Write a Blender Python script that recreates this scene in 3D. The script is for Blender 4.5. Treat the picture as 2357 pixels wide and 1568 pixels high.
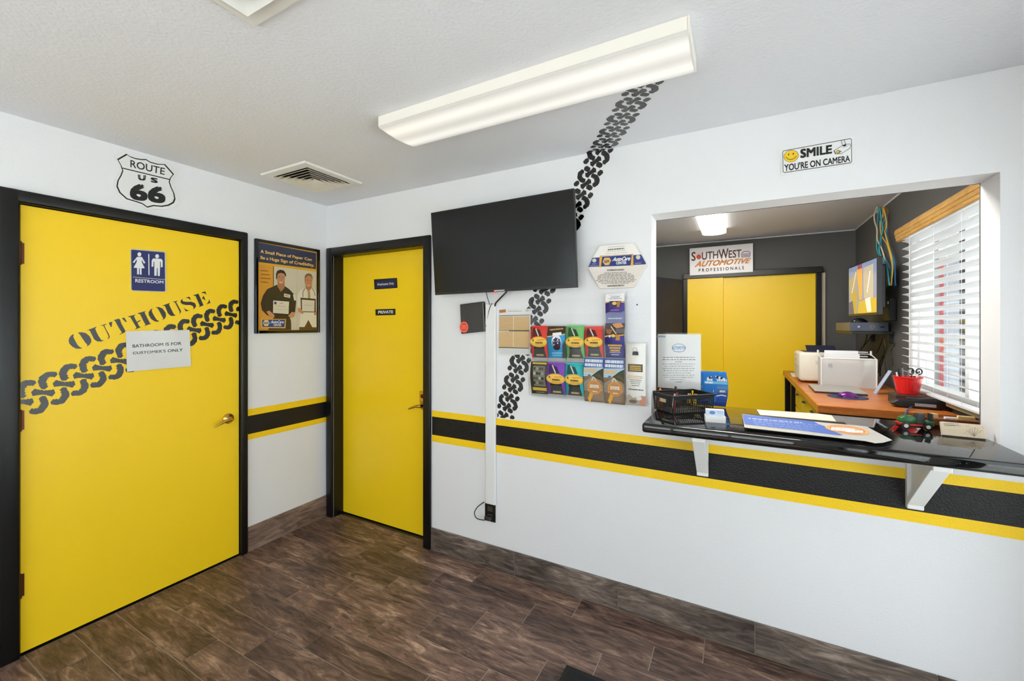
import bpy, math, random
from mathutils import Vector, Matrix
random.seed(7)
for o in list(bpy.data.objects):
    bpy.data.objects.remove(o)
SC = bpy.context.scene
COL = SC.collection

# ------------------------------------------------------------------ camera
F_PX, YAW, HOR = 959.8, math.radians(28.415), 749.3
CAM = Vector((2.8505, -2.2037, 1.4981))
cd = bpy.data.cameras.new('camera')
cd.sensor_fit = 'HORIZONTAL'; cd.sensor_width = 36.0
cd.lens = F_PX * 36.0 / 2357.0
cd.shift_y = (HOR - 784.0) / 2357.0
cd.clip_start = 0.02
cam = bpy.data.objects.new('camera', cd); COL.objects.link(cam)
cam.location = CAM; cam.rotation_euler = (math.radians(90), 0, YAW)
SC.camera = cam

# ------------------------------------------------------------------ light
SKY = 3.2
LAMP_PEAK = .66
w = bpy.data.worlds.new('sky'); SC.world = w; w.use_nodes = True
bg = w.node_tree.nodes['Background']
bg.inputs[0].default_value = (0.91, 0.925, 1.0, 1); bg.inputs[1].default_value = SKY
sn = bpy.data.lights.new('sun', 'SUN'); sn.energy = 24.0; sn.angle = math.radians(.6); sn.color = (1, .985, .96)
so = bpy.data.objects.new('sun', sn); COL.objects.link(so); so.location = (-3, -10, 12)
so.rotation_euler = Vector((.28, .95, -1.45)).to_track_quat('-Z', 'Y').to_euler()
SC.view_settings.view_transform = 'Standard'; SC.view_settings.look = 'None'
SC.view_settings.gamma = 1.0; SC.view_settings.use_curve_mapping = False
SC.view_settings.exposure = 0.40
SC.cycles.transparent_max_bounces = 32

def portal(name, loc, rot, sx, sy):
    l = bpy.data.lights.new(name, 'AREA'); l.shape = 'RECTANGLE'; l.size = sx; l.size_y = sy
    l.cycles.is_portal = True
    o = bpy.data.objects.new(name, l); COL.objects.link(o); o.location = loc; o.rotation_euler = rot
XR, YF = 3.87, -4.3          # right (outside) wall and front wall of the lobby
H = 2.44
portal('daylight_portal_entrance', (XR + .15, -.66, 1.05), (0, math.radians(90), 0), 2.1, 1.0)
portal('daylight_portal_side', (XR + .15, -2.7, 1.3), (0, math.radians(90), 0), 1.7, 2.6)
portal('daylight_portal_front', (1.9, YF - .15, 1.25), (math.radians(90), 0, 0), 3.0, 1.9)
portal('daylight_portal_office', (XR + .15, .83, 1.6), (0, math.radians(90), 0), 1.05, 1.4)

# ------------------------------------------------------------------ pixel -> place
FW = Vector((-math.sin(YAW), math.cos(YAW), 0)); RT = Vector((math.cos(YAW), math.sin(YAW), 0))
def on(u, v, ax, val):
    d = FW + RT * ((u - 1178.5) / F_PX) + Vector((0, 0, -(v - HOR) / F_PX))
    return CAM + d * ((val - CAM[ax]) / d[ax])
def crop(ox, oy, s):
    return lambda pts: [(ox + a / s, oy + b / s) for a, b in pts]

# ------------------------------------------------------------------ materials
def lin(c):
    c = c / 255.0
    return c / 12.92 if c <= .04045 else ((c + .055) / 1.055) ** 2.4
def rgb(c): return (lin(c[0]), lin(c[1]), lin(c[2]), 1)
MATS = {}
def mat(name, c=(200, 200, 200), rough=.5, metal=0, spec=.5, bump=None, var=None, coat=0, emit=0):
    """procedural principled material; bump=(scale,strength), var=(scale,amount)"""
    if name in MATS: return MATS[name]
    m = bpy.data.materials.new(name); m.use_nodes = True; nt = m.node_tree
    b = nt.nodes['Principled BSDF']
    b.inputs['Base Color'].default_value = rgb(c)
    b.inputs['Roughness'].default_value = rough; b.inputs['Metallic'].default_value = metal
    b.inputs['Specular IOR Level'].default_value = spec
    if coat: b.inputs['Coat Weight'].default_value = coat; b.inputs['Coat Roughness'].default_value = .05
    if emit:
        b.inputs['Emission Color'].default_value = rgb(c); b.inputs['Emission Strength'].default_value = emit
    tc = nt.nodes.new('ShaderNodeTexCoord')
    if var is None: var = (6, .06)
    n = nt.nodes.new('ShaderNodeTexNoise'); n.inputs['Scale'].default_value = var[0]; n.inputs['Detail'].default_value = 4
    nt.links.new(tc.outputs['Object'], n.inputs['Vector'])
    mr = nt.nodes.new('ShaderNodeMapRange'); mr.inputs[3].default_value = 1 - var[1]; mr.inputs[4].default_value = 1 + var[1]
    nt.links.new(n.outputs[0], mr.inputs[0])
    mx = nt.nodes.new('ShaderNodeMix'); mx.data_type = 'RGBA'; mx.blend_type = 'MULTIPLY'; mx.inputs[0].default_value = 1
    mx.inputs[6].default_value = rgb(c); nt.links.new(mr.outputs[0], mx.inputs[7])
    nt.links.new(mx.outputs[2], b.inputs['Base Color'])
    if bump:
        n2 = nt.nodes.new('ShaderNodeTexNoise'); n2.inputs['Scale'].default_value = bump[0]; n2.inputs['Detail'].default_value = 3
        nt.links.new(tc.outputs['Object'], n2.inputs['Vector'])
        bp = nt.nodes.new('ShaderNodeBump'); bp.inputs['Strength'].default_value = bump[1]; bp.inputs['Distance'].default_value = .004
        nt.links.new(n2.outputs[0], bp.inputs['Height']); nt.links.new(bp.outputs[0], b.inputs['Normal'])
    MATS[name] = m
    return m
def clear(name, tint=(255, 255, 255), refl=.06, haze=0.0, gain=.3):
    """thin clear sheet: transparent with a fresnel gloss and an optional milky share"""
    if name in MATS: return MATS[name]
    m = bpy.data.materials.new(name); m.use_nodes = True; nt = m.node_tree; nt.nodes.clear()
    out = nt.nodes.new('ShaderNodeOutputMaterial'); tr = nt.nodes.new('ShaderNodeBsdfTransparent'); gl = nt.nodes.new('ShaderNodeBsdfGlossy')
    tr.inputs[0].default_value = rgb(tint); gl.inputs['Roughness'].default_value = .04
    lw = nt.nodes.new('ShaderNodeLayerWeight'); lw.inputs[0].default_value = .25
    mth = nt.nodes.new('ShaderNodeMath'); mth.operation = 'MULTIPLY_ADD'; mth.inputs[1].default_value = gain; mth.inputs[2].default_value = refl
    nt.links.new(lw.outputs['Fresnel'], mth.inputs[0])
    m1 = nt.nodes.new('ShaderNodeMixShader'); nt.links.new(mth.outputs[0], m1.inputs[0])
    if haze:
        df = nt.nodes.new('ShaderNodeBsdfDiffuse'); df.inputs[0].default_value = (.9, .9, .88, 1)
        m2 = nt.nodes.new('ShaderNodeMixShader'); m2.inputs[0].default_value = haze
        nt.links.new(tr.outputs[0], m2.inputs[1]); nt.links.new(df.outputs[0], m2.inputs[2]); nt.links.new(m2.outputs[0], m1.inputs[1])
    else: nt.links.new(tr.outputs[0], m1.inputs[1])
    nt.links.new(gl.outputs[0], m1.inputs[2]); nt.links.new(m1.outputs[0], out.inputs[0])
    MATS[name] = m
    return m
def ramp(nt, stops):
    r = nt.nodes.new('ShaderNodeValToRGB'); e = r.color_ramp.elements
    while len(e) < len(stops): e.new(.5)
    for k, (p, c) in enumerate(stops): e[k].position = p; e[k].color = rgb(c)
    return r
def wood_tile(name, axis, stops, rough=.42, scale=1.0):
    """wood-look tile: stretched grain along an axis, shifted by the object's random number"""
    m = bpy.data.materials.new(name); m.use_nodes = True; nt = m.node_tree; b = nt.nodes['Principled BSDF']
    tc = nt.nodes.new('ShaderNodeTexCoord'); oi = nt.nodes.new('ShaderNodeObjectInfo')
    mu = nt.nodes.new('ShaderNodeMath'); mu.operation = 'MULTIPLY'; mu.inputs[1].default_value = 83.0
    nt.links.new(oi.outputs['Random'], mu.inputs[0])
    ad = nt.nodes.new('ShaderNodeVectorMath'); ad.operation = 'ADD'
    nt.links.new(tc.outputs['Object'], ad.inputs[0]); nt.links.new(mu.outputs[0], ad.inputs[1])
    def noise(sc, det, dist, rough_=.6):
        mp = nt.nodes.new('ShaderNodeMapping'); mp.inputs['Scale'].default_value = sc
        nt.links.new(ad.outputs[0], mp.inputs[0])
        n = nt.nodes.new('ShaderNodeTexNoise'); n.inputs['Scale'].default_value = 1; n.inputs['Detail'].default_value = det
        n.inputs['Distortion'].default_value = dist; n.inputs['Roughness'].default_value = rough_
        nt.links.new(mp.outputs[0], n.inputs['Vector']); return n
    S = {'x': (5, 26, 26), 'y': (26, 5, 26)}[axis]; S = tuple(v * scale for v in S)
    B = {'x': (2.2, 7, 7), 'y': (7, 2.2, 7)}[axis]
    n1 = noise(S, 9, 1.6, .68); n2 = noise(B, 3, .6)
    a = nt.nodes.new('ShaderNodeMath'); a.operation = 'MULTIPLY_ADD'; a.inputs[1].default_value = .62
    h = nt.nodes.new('ShaderNodeMath'); h.operation = 'MULTIPLY'; h.inputs[1].default_value = .38
    nt.links.new(n2.outputs[0], h.inputs[0]); nt.links.new(n1.outputs[0], a.inputs[0]); nt.links.new(h.outputs[0], a.inputs[2])
    r = ramp(nt, stops); nt.links.new(a.outputs[0], r.inputs[0])
    hs = nt.nodes.new('ShaderNodeHueSaturation')
    mr = nt.nodes.new('ShaderNodeMapRange'); mr.inputs[3].default_value = .8; mr.inputs[4].default_value = 1.22
    nt.links.new(oi.outputs['Random'], mr.inputs[0]); nt.links.new(mr.outputs[0], hs.inputs['Value'])
    nt.links.new(r.outputs[0], hs.inputs['Color']); nt.links.new(hs.outputs[0], b.inputs['Base Color'])
    b.inputs['Roughness'].default_value = rough; b.inputs['Specular IOR Level'].default_value = .4
    bp = nt.nodes.new('ShaderNodeBump'); bp.inputs['Strength'].default_value = .18; bp.inputs['Distance'].default_value = .003
    nt.links.new(n1.outputs[0], bp.inputs['Height']); nt.links.new(bp.outputs[0], b.inputs['Normal'])
    MATS[name] = m; return m
def paint(name, c, scale, strength, rough=.6, spec=.3):
    return mat(name, c, rough, 0, spec, bump=(scale, strength), var=(1.3, .015))

WHITE = paint('white_wall_paint', (232, 232, 234), 130, .22)
CEIL = paint('textured_ceiling_paint', (230, 231, 236), 75, .55, .85, .1)
GREY = paint('charcoal_wall_paint', (92, 92, 91), 110, .2)
CEIL2 = paint('office_ceiling_paint', (226, 228, 238), 75, .4, .5, .3)
YELLOW = mat('yellow_door_paint', (255, 213, 28), .34, spec=.4, var=(1.2, .02), bump=(18, .05))
STY = paint('yellow_stripe_paint', (252, 208, 18), 130, .3, .45, .4)
STK = paint('black_stripe_paint', (20, 18, 20), 130, .5, .4, .35)
BLACKTRIM = mat('black_trim_paint', (10, 10, 11), .33, spec=.4, bump=(40, .04))
TREAD = mat('black_tread_paint', (14, 11, 9), .17, spec=.75, bump=(320, .14))
GRANITE = mat('black_granite', (13, 13, 13), .045, spec=.6, var=(60, .5))
WHITEGLOSS = mat('white_gloss_paint', (232, 232, 231), .35, bump=(60, .05))
WHITEPL = mat('white_plastic', (236, 236, 234), .4)
BLACKPL = mat('black_plastic', (18, 18, 19), .4)
BLACKGL = mat('black_gloss', (8, 8, 9), .06, spec=.6)
BRASS = mat('polished_brass', (214, 176, 96), .2, metal=1)
BRONZE = mat('bronze_hinge', (96, 58, 44), .35, metal=.9)
STEEL = mat('steel', (170, 170, 172), .3, metal=1)
PAPER = mat('white_paper', (232, 231, 228), .7)
GROUT = mat('grout', (170, 153, 138), .9, bump=(200, .3))
FLOOR = wood_tile('wood_look_floor_tile', 'x', [(.36, (46, 36, 35)), (.45, (90, 69, 61)), (.54, (126, 100, 87)), (.64, (186, 155, 134))])
BASE = wood_tile('wood_look_base_tile', 'x', [(.36, (46, 40, 38)), (.46, (84, 73, 67)), (.55, (114, 101, 92)), (.66, (166, 150, 138))])
BASEL = wood_tile('wood_look_base_tile_left', 'y', [(.30, (60, 46, 40)), (.45, (104, 84, 74)), (.58, (138, 116, 104)), (.72, (168, 146, 132))])
DESKW = wood_tile('orange_stained_wood', 'x', [(.28, (150, 78, 28)), (.45, (192, 108, 44)), (.6, (210, 132, 66)), (.75, (226, 160, 98))], .3, .7)
OAK = wood_tile('oak_valance_wood', 'y', [(.28, (150, 106, 46)), (.45, (182, 138, 70)), (.6, (202, 160, 92)), (.75, (216, 180, 116))], .45, 1.4)
GLASS = clear('window_glass', (245, 250, 248), .03)
ACRYL = clear('clear_acrylic', (254, 254, 254), .004, 0, .12)
SLEEVE = clear('clear_plastic_sleeve', (254, 254, 254), .012, .0, .15)
MILKY = clear('milky_clear_plastic', (250, 250, 250), .05, .45)
def ink(c, rough=.55, spec=.4):
    return mat('ink_%d_%d_%d' % tuple(c) if rough == .55 else 'ink_%d_%d_%d_r%d' % (*c, rough * 100), c, rough, 0, spec, var=(3, .015))

# ------------------------------------------------------------------ mesh helpers
WL = {}
def wloc(o): return WL.get(o.name, Vector((0, 0, 0))) if o else Vector((0, 0, 0))
class MB:
    def __init__(s): s.v = []; s.f = []; s.m = []; s.mats = []; s.cur = 0
    def use(s, m):
        if m not in s.mats: s.mats.append(m)
        s.cur = s.mats.index(m); return s
    def face(s, idx): s.f.append(tuple(idx)); s.m.append(s.cur)
    def poly(s, pts):
        b = len(s.v); s.v += [Vector(p) for p in pts]; s.face(range(b, b + len(pts)))
    def box(s, x0, x1, y0, y1, z0, z1):
        b = len(s.v)
        s.v += [Vector(p) for p in ((x0, y0, z0), (x1, y0, z0), (x1, y1, z0), (x0, y1, z0), (x0, y0, z1), (x1, y0, z1), (x1, y1, z1), (x0, y1, z1))]
        for q in ((3, 2, 1, 0), (4, 5, 6, 7), (0, 1, 5, 4), (1, 2, 6, 5), (2, 3, 7, 6), (3, 0, 4, 7)): s.face([b + k for k in q])
        return s
    def prism(s, pts, d):
        """closed outline pts (3D, in order) pushed along vector d"""
        b = len(s.v); n = len(pts); d = Vector(d)
        s.v += [Vector(p) for p in pts] + [Vector(p) + d for p in pts]
        s.face([b + k for k in reversed(range(n))]); s.face([b + n + k for k in range(n)])
        for k in range(n): s.face((b + k, b + (k + 1) % n, b + n + (k + 1) % n, b + n + k))
        return s
    def tube(s, pts, r, n=8, smooth_pts=0, cap=True):
        pts = [Vector(p) for p in pts]
        if smooth_pts: pts = catmull(pts, smooth_pts)
        b = len(s.v); L = len(pts); rr = r if isinstance(r, (list, tuple)) else [r] * L
        if len(rr) != L: rr = [rr[min(int(k * len(rr) / L), len(rr) - 1)] for k in range(L)]
        up = None
        for k, p in enumerate(pts):
            t = (pts[min(k + 1, L - 1)] - pts[max(k - 1, 0)]).normalized()
            if up is None: up = t.orthogonal().normalized()
            up = (up - t * up.dot(t))
            up = up.normalized() if up.length > 1e-6 else t.orthogonal().normalized()
            sd = t.cross(up)
            for j in range(n):
                a = 2 * math.pi * j / n
                s.v.append(p + (up * math.cos(a) + sd * math.sin(a)) * rr[k])
        for k in range(L - 1):
            for j in range(n):
                j2 = (j + 1) % n
                s.face((b + k * n + j, b + k * n + j2, b + (k + 1) * n + j2, b + (k + 1) * n + j))
        if cap:
            s.face([b + j for j in reversed(range(n))]); s.face([b + (L - 1) * n + j for j in range(n)])
        return s
    def lathe(s, c, prof, n=20, axis='z'):
        """prof = [(radius, height)] about c along axis"""
        b = len(s.v); c = Vector(c)
        for r, h in prof:
            for j in range(n):
                a = 2 * math.pi * j / n; p, q = r * math.cos(a), r * math.sin(a)
                s.v.append(c + Vector({'z': (p, q, h), 'x': (h, p, q), 'y': (q, h, p)}[axis]))
        for k in range(len(prof) - 1):
            for j in range(n):
                j2 = (j + 1) % n
                s.face((b + k * n + j, b + k * n + j2, b + (k + 1) * n + j2, b + (k + 1) * n + j))
        s.face([b + j for j in reversed(range(n))]); s.face([b + (len(prof) - 1) * n + j for j in range(n)])
        return s
    def rows(s, rws, closed=False):
        """grid of points: list of equal-length rows"""
        b = len(s.v); n = len(rws[0])
        for r in rws: s.v += [Vector(p) for p in r]
        for i in range(len(rws) - 1):
            for j in range(n if closed else n - 1):
                j2 = (j + 1) % n
                s.face((b + i * n + j, b + i * n + j2, b + (i + 1) * n + j2, b + (i + 1) * n + j))
        return s
    def xf(s, M, start=0):
        for k in range(start, len(s.v)): s.v[k] = M @ s.v[k]
        return s
    def build(s, name, m=None, parent=None, bevel=0, smooth=False, seg=2, solid=0):
        if m: s.mats = s.mats or [m]
        lo = Vector((min(p[k] for p in s.v) for k in range(3))); hi = Vector((max(p[k] for p in s.v) for k in range(3)))
        c = Vector(((lo.x + hi.x) / 2, (lo.y + hi.y) / 2, lo.z))
        me = bpy.data.meshes.new(name); me.from_pydata([p - c for p in s.v], [], s.f)
        for mm in s.mats: me.materials.append(mm)
        for p, k in zip(me.polygons, s.m): p.material_index = k; p.use_smooth = smooth
        me.update()
        o = bpy.data.objects.new(name, me); COL.objects.link(o)
        o.parent = parent; o.location = c - wloc(parent); WL[o.name] = c
        if bevel:
            md = o.modifiers.new('bevel', 'BEVEL'); md.width = bevel; md.segments = seg; md.limit_method = 'ANGLE'
            if not smooth: md.harden_normals = False
        if solid:
            md = o.modifiers.new('thick', 'SOLIDIFY'); md.thickness = solid; md.offset = 0
        return o
def catmull(p, n):
    out = []
    for k in range(len(p) - 1):
        p0, p1, p2, p3 = p[max(k - 1, 0)], p[k], p[k + 1], p[min(k + 2, len(p) - 1)]
        for j in range(n):
            t = j / n
            out.append(.5 * ((2 * p1) + (p2 - p0) * t + (2 * p0 - 5 * p1 + 4 * p2 - p3) * t * t + (3 * p1 - p0 - 3 * p2 + p3) * t ** 3))
    out.append(p[-1]); return out
def B(x0, x1, y0, y1, z0, z1): return MB().box(x0, x1, y0, y1, z0, z1)
def thing(name, label, cat, loc=(0, 0, 0), group=None):
    o = bpy.data.objects.new(name, None); COL.objects.link(o); o.location = loc; o.empty_display_size = .05
    WL[o.name] = Vector(loc); return tag(o, label, cat, group)
def tag(o, label, cat, group=None):
    o['label'] = label; o['category'] = cat
    if group: o['group'] = group
    return o
def struct(o, label=None):
    o['kind'] = 'structure'
    if label: o['label'] = label
    return o
def sempty(name, loc=(0, 0, 0)):
    o = bpy.data.objects.new(name, None); COL.objects.link(o); o.location = loc; WL[o.name] = Vector(loc)
    return struct(o)

# lettering ---------------------------------------------------------
TXT = {}
def text_polys(body, bold=0, shear=0):
    k = (body, bold, shear)
    if k not in TXT:
        cu = bpy.data.curves.new('lettering', 'FONT'); cu.body = body; cu.resolution_u = 3; cu.shear = shear
        o = bpy.data.objects.new('lettering', cu); COL.objects.link(o)
        dg = bpy.context.evaluated_depsgraph_get(); ev = o.evaluated_get(dg); me = ev.to_mesh()
        vs = [(v.co.x, v.co.y) for v in me.vertices]; fs = [tuple(p.vertices) for p in me.polygons]
        ev.to_mesh_clear(); bpy.data.objects.remove(o); bpy.data.curves.remove(cu)
        x0 = min(v[0] for v in vs); x1 = max(v[0] for v in vs); y0 = min(v[1] for v in vs); y1 = max(v[1] for v in vs)
        W, Hh = x1 - x0 + 2 * bold, y1 - y0 + 2 * bold; nv, nf = [], []
        for dx, dy in (((-bold, -bold), (bold, -bold), (bold, bold), (-bold, bold)) if bold else ((0, 0),)):   # heavier strokes: shifted overprints
            b0 = len(nv); nv += [((a - x0 + bold + dx) / W, (b - y0 + bold + dy) / Hh, b0) for a, b in vs]; nf += [tuple(b0 + q for q in f) for f in fs]
        TXT[k] = (nv, nf)
    return TXT[k]
class Print:
    """flat print built of thin layers. mp(u,v) -> 3D point, nrm = outward normal"""
    def __init__(s, mp, nrm, base=.0004, step=.00012):
        s.mb = MB(); s.mp = mp; s.n = Vector(nrm); s.base = base; s.step = step; s.k = 0
    def off(s, pts, new=True):
        if new: s.k += 1
        return [s.mp(*p) + s.n * (s.base + s.k * s.step) for p in pts]
    def poly(s, pts, c, new=True):
        s.mb.use(c if not isinstance(c, tuple) else ink(c)); P = s.off(pts, new)
        nn = Vector((0, 0, 0))
        for i in range(len(P)): nn += (P[i] - P[0]).cross(P[(i + 1) % len(P)] - P[0])
        if nn.dot(s.n) < 0: P.reverse()
        s.mb.poly(P); return s
    def rect(s, u0, v0, u1, v1, c): return s.poly([(u0, v0), (u1, v0), (u1, v1), (u0, v1)], c)
    def ell(s, u, v, ru, rv, c, n=24, a0=0, new=True):
        ca, sa = math.cos(a0), math.sin(a0)
        return s.poly([(u + ru * math.cos(t) * ca - rv * math.sin(t) * sa, v + ru * math.cos(t) * sa + rv * math.sin(t) * ca)
                       for t in [2 * math.pi * k / n for k in range(n)]], c, new)
    def line(s, pts, wd, c):
        new = True
        for (a, b), (p, q) in zip(pts[:-1], pts[1:]):
            L = math.hypot(p - a, q - b) or 1; nx, ny = -(q - b) / L * wd / 2, (p - a) / L * wd / 2
            s.poly([(a + nx, b + ny), (p + nx, q + ny), (p - nx, q - ny), (a - nx, b - ny)], c, new); new = False
        return s
    def text(s, body, quad, c, bold=0, shear=0):
        """quad = TL, TR, BR, BL corners of the lettering's box"""
        vs, fs = text_polys(body, bold, shear); tl, tr, br, bl = quad
        s.mb.use(c if not isinstance(c, tuple) else ink(c)); s.k += 1
        b = len(s.mb.v)
        def bil(a, h):
            return tuple((bl[i] * (1 - a) + br[i] * a) * (1 - h) + (tl[i] * (1 - a) + tr[i] * a) * h for i in (0, 1))
        ids = {q: k for k, q in enumerate(sorted({p[2] for p in vs}))}
        s.mb.v += [q + s.n * (4e-5 * ids[p[2]]) for q, p in zip(s.off([bil(*p[:2]) for p in vs], False), vs)]; s.k += 1
        flip = False
        for f in fs[:1]:
            P = [s.mb.v[b + k] for k in f]; nn = (P[1] - P[0]).cross(P[2] - P[0]); flip = nn.dot(s.n) < 0
        for f in fs: s.mb.face([b + k for k in (reversed(f) if flip else f)])
        return s
    def dashes(s, tl, tr, th, c, seed=0, fill=.8):
        """a line of unreadable small print: word-length strokes"""
        rd = random.Random(seed); t = 0; new = True
        while t < 1:
            L = rd.uniform(.03, .11); e = min(1, t + L)
            a = [tl[i] + (tr[i] - tl[i]) * t for i in (0, 1)]; b = [tl[i] + (tr[i] - tl[i]) * e for i in (0, 1)]
            s.poly([(a[0], a[1]), (b[0], b[1]), (b[0], b[1] + th), (a[0], a[1] + th)], c, new); new = False
            t = e + rd.uniform(.015, .03)
        return s
    def build(s, name, parent=None): return s.mb.build(name, None, parent)
def pxprint(ax, val, nrm, cr=None, **k):
    if cr: return Print(lambda a, b: on(*cr([(a, b)])[0], ax, val), nrm, **k)
    return Print(lambda a, b: on(a, b, ax, val), nrm, **k)
def rquad(x0, y0, x1, y1): return [(x0, y0), (x1, y0), (x1, y1), (x0, y1)]

# ================================================================== STRUCTURE
def wall(mp, u0, u1, z0, z1, holes):
    mb = MB(); us = sorted({u0, u1, *[h[0] for h in holes], *[h[1] for h in holes]})
    for a, b in zip(us[:-1], us[1:]):
        zs = [z0]
        for h in sorted((h for h in holes if h[0] <= a and h[1] >= b), key=lambda h: h[2]): zs += [h[2], h[3]]
        zs.append(z1)
        for c, d in zip(zs[::2], zs[1::2]):
            if d - c > 1e-5: mp(mb, a, b, c, d)
    return mb
OX0, OX1, OZ1, CT = 2.464, 3.70, 2.063, 1.067     # serving opening and counter height
D1 = (-1.612, -.654, 0, 2.052); D2 = (.073, .987, 0, 2.046)
ENT = (-1.15, -.2, 0, 2.1); SIDE = (-4.0, -1.4, .45, 2.15); FRONT = (.4, 3.4, .3, 2.2); OFW = (.16, 1.5, 1.09, 2.10)
wall_left = struct(wall(lambda m, a, b, c, d: m.box(-.12, 0, a, b, c, d), YF, 0, 0, H, [D1]).build('wall_left', WHITE))
wall_back = struct(wall(lambda m, a, b, c, d: m.box(a, b, 0, .14, c, d), -.12, XR, 0, H, [D2, (OX0, OX1, CT - .03, OZ1)]).build('wall_back', WHITE))
struct(wall(lambda m, a, b, c, d: m.box(a, b, .14, .15, c, d), 1.75, XR, 0, H, [(OX0, OX1, CT - .03, OZ1)]).build('wall_office_front', GREY))
struct(wall(lambda m, a, b, c, d: m.box(XR, XR + .13, a, b, c, d), YF, .07, 0, H, [ENT, SIDE]).build('wall_right', WHITE))
struct(wall(lambda m, a, b, c, d: m.box(XR, XR + .13, a, b, c, d), .07, 3.12, 0, H, [OFW]).build('wall_office_right', GREY))
struct(wall(lambda m, a, b, c, d: m.box(a, b, YF - .13, YF, c, d), -.12, XR + .13, 0, H, [FRONT]).build('wall_front', WHITE))
struct(B(-.12, XR, 3.0, 3.12, 0, H).build('wall_office_back', GREY))
struct(B(1.65, 1.75, .14, 3.0, 0, H).build('wall_office_left', GREY))
struct(B(-.12, 0, .14, 3.0, 0, H).build('wall_hall_left', WHITE))  # unseen hall wall, added to keep daylight out below the narrow door
struct(B(-1.6, -1.5, -2.6, -.3, 0, H).build('wall_restroom_back', WHITE))  # unseen restroom walls, added so no daylight leaks under its door
struct(B(-1.5, -.12, -2.6, -2.5, 0, H).build('wall_restroom_left', WHITE))
struct(B(-1.5, -.12, -.4, -.3, 0, H).build('wall_restroom_right', WHITE))
ceiling = struct(B(-1.6, XR + .13, YF - .13, .14, H, H + .1).build('ceiling', CEIL))
struct(B(-.12, XR + .13, .14, 3.12, H, H + .1).build('ceiling_office', CEIL2))
struct(B(-.12, XR, .14, 3.0, -.1, 0).build('floor_office', mat('pale_office_floor', (206, 206, 210), .5)))  # unseen floor, kept pale to bounce light up to the ceiling
struct(B(-40, 60, -40, 50, -.2, -.1).build('ground', mat('pale_concrete_ground', (176, 176, 177), .9, bump=(30, .3))))
floor = struct(B(-1.6, XR, YF, .14, -.1, -.0012).build('floor', GROUT))

# floor planks: rows along x, thirds offset
G = .0046; PL = .613; PW = .1575; cache = {}
k = 0
while True:
    y1 = -.018 - PW * k; y0 = y1 - PW; yt = -.011 if k == 0 else y1
    if y1 < YF: break
    y0 = max(y0, YF + .002)
    j0 = 1.488 - .2043 * k; j0 -= math.ceil(j0 / PL) * PL
    x = j0
    while x < XR:
        a, b = max(x, .004), min(x + PL, XR - .004)
        if b - a > .02:
            key = (round(b - a, 3), round(yt - y0, 3))
            if key not in cache:
                L, W = b - a - G, yt - y0 - G
                m = B(-L / 2, L / 2, -W / 2, W / 2, -.006, .001)
                o = m.build('plank_tile', FLOOR, floor); cache[key] = o.data
                md = None
            else:
                o = bpy.data.objects.new('plank_tile', cache[key]); COL.objects.link(o); o.parent = floor
            o.location = Vector(((a + b) / 2, (yt + y0) / 2, -.006)) - wloc(floor)
        x += PL
    k += 1
for a, b in ((.08, .68), (.684, .98)):
    o = B(a, b, -.0145, .084, -.006, .001).build('plank_tile', FLOOR, floor)
# skirting tiles
bb = struct(B(1.045, XR, -.008, -.0005, 0, .140).build('baseboard_back', GROUT))
edges = [1.046, 1.68, 2.296, 2.92, 3.529, XR]
for a, b in zip(edges[:-1], edges[1:]):
    o = B(a + .0015, b - .0015, -.012, -.001, .003, .146).build('base_tile', BASE, bb, bevel=.0015)
bb2 = struct(B(.0005, .008, -.614, -.0005, 0, .158).build('baseboard_left', GROUT))
B(.001, .012, -.612, -.012, .003, .164).build('base_tile', BASEL, bb2, bevel=.0015)
bb3 = struct(B(.0005, .008, YF + .01, -1.68, 0, .158).build('baseboard_side', GROUT))
y = -1.683
while y > YF + .05:
    y0 = max(y - .61, YF + .01)
    B(.001, .012, y0 + .0015, y - .0015, .003, .164).build('base_tile', BASEL, bb3, bevel=.0015); y -= .61
# painted stripes
for z0, z1, m in ((.888, .929, STY), (.766, .888, STK), (.721, .766, STY)):
    B(1.05, XR, -.0012, -.0001, z0, z1).build('stripe', m, wall_back)
for z0, z1, m in ((.898, .942, STY), (.777, .898, STK), (.739, .777, STY)):
    B(.0001, .0012, -.612, -.0005, z0, z1).build('stripe', m, wall_left)
    B(.0001, .0012, YF + .001, -1.675, z0, z1).build('stripe', m, wall_left)
# thin white line where the office ceiling meets the walls
struct(B(1.75, XR, 2.992, 3.0, 2.432, 2.44).build('trim_1', WHITEGLOSS)); struct(B(XR - .008, XR, .15, 3.0, 2.432, 2.44).build('trim_2', WHITEGLOSS))

# tyre track painting -------------------------------------------------
def stroke(pts, hw, jag, seed, n=5):
    """outline of a thick wobbly stroke, in metres"""
    rd = random.Random(seed); P = catmull([Vector((a, b, 0)) for a, b in pts], n); L = len(P); lf = []; rg = []
    for k, p in enumerate(P):
        t = (P[min(k + 1, L - 1)] - P[max(k - 1, 0)]).normalized(); nn = Vector((-t.y, t.x, 0)); u = k / (L - 1)
        h = hw(u); j = jag * (1 if k % 2 else -1)
        lf.append(p + nn * (h + j * rd.uniform(.2, 1))); rg.append(p - nn * (h + j * rd.uniform(-.5, .5)))
    t0 = (P[0] - P[1]).normalized() * hw(0) * .45; t1 = (P[-1] - P[-2]).normalized() * hw(1) * .45
    out = lf + [P[-1] + t1] + rg[::-1] + [P[0] + t0]
    return [(p.x, p.y) for p in out]
ARC = [(-.06, .60), (-.40, .74), (-.74, .55), (-.84, .18)]
BONE = [(-.34, .20), (0, .0), (.34, -.20)]
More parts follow.
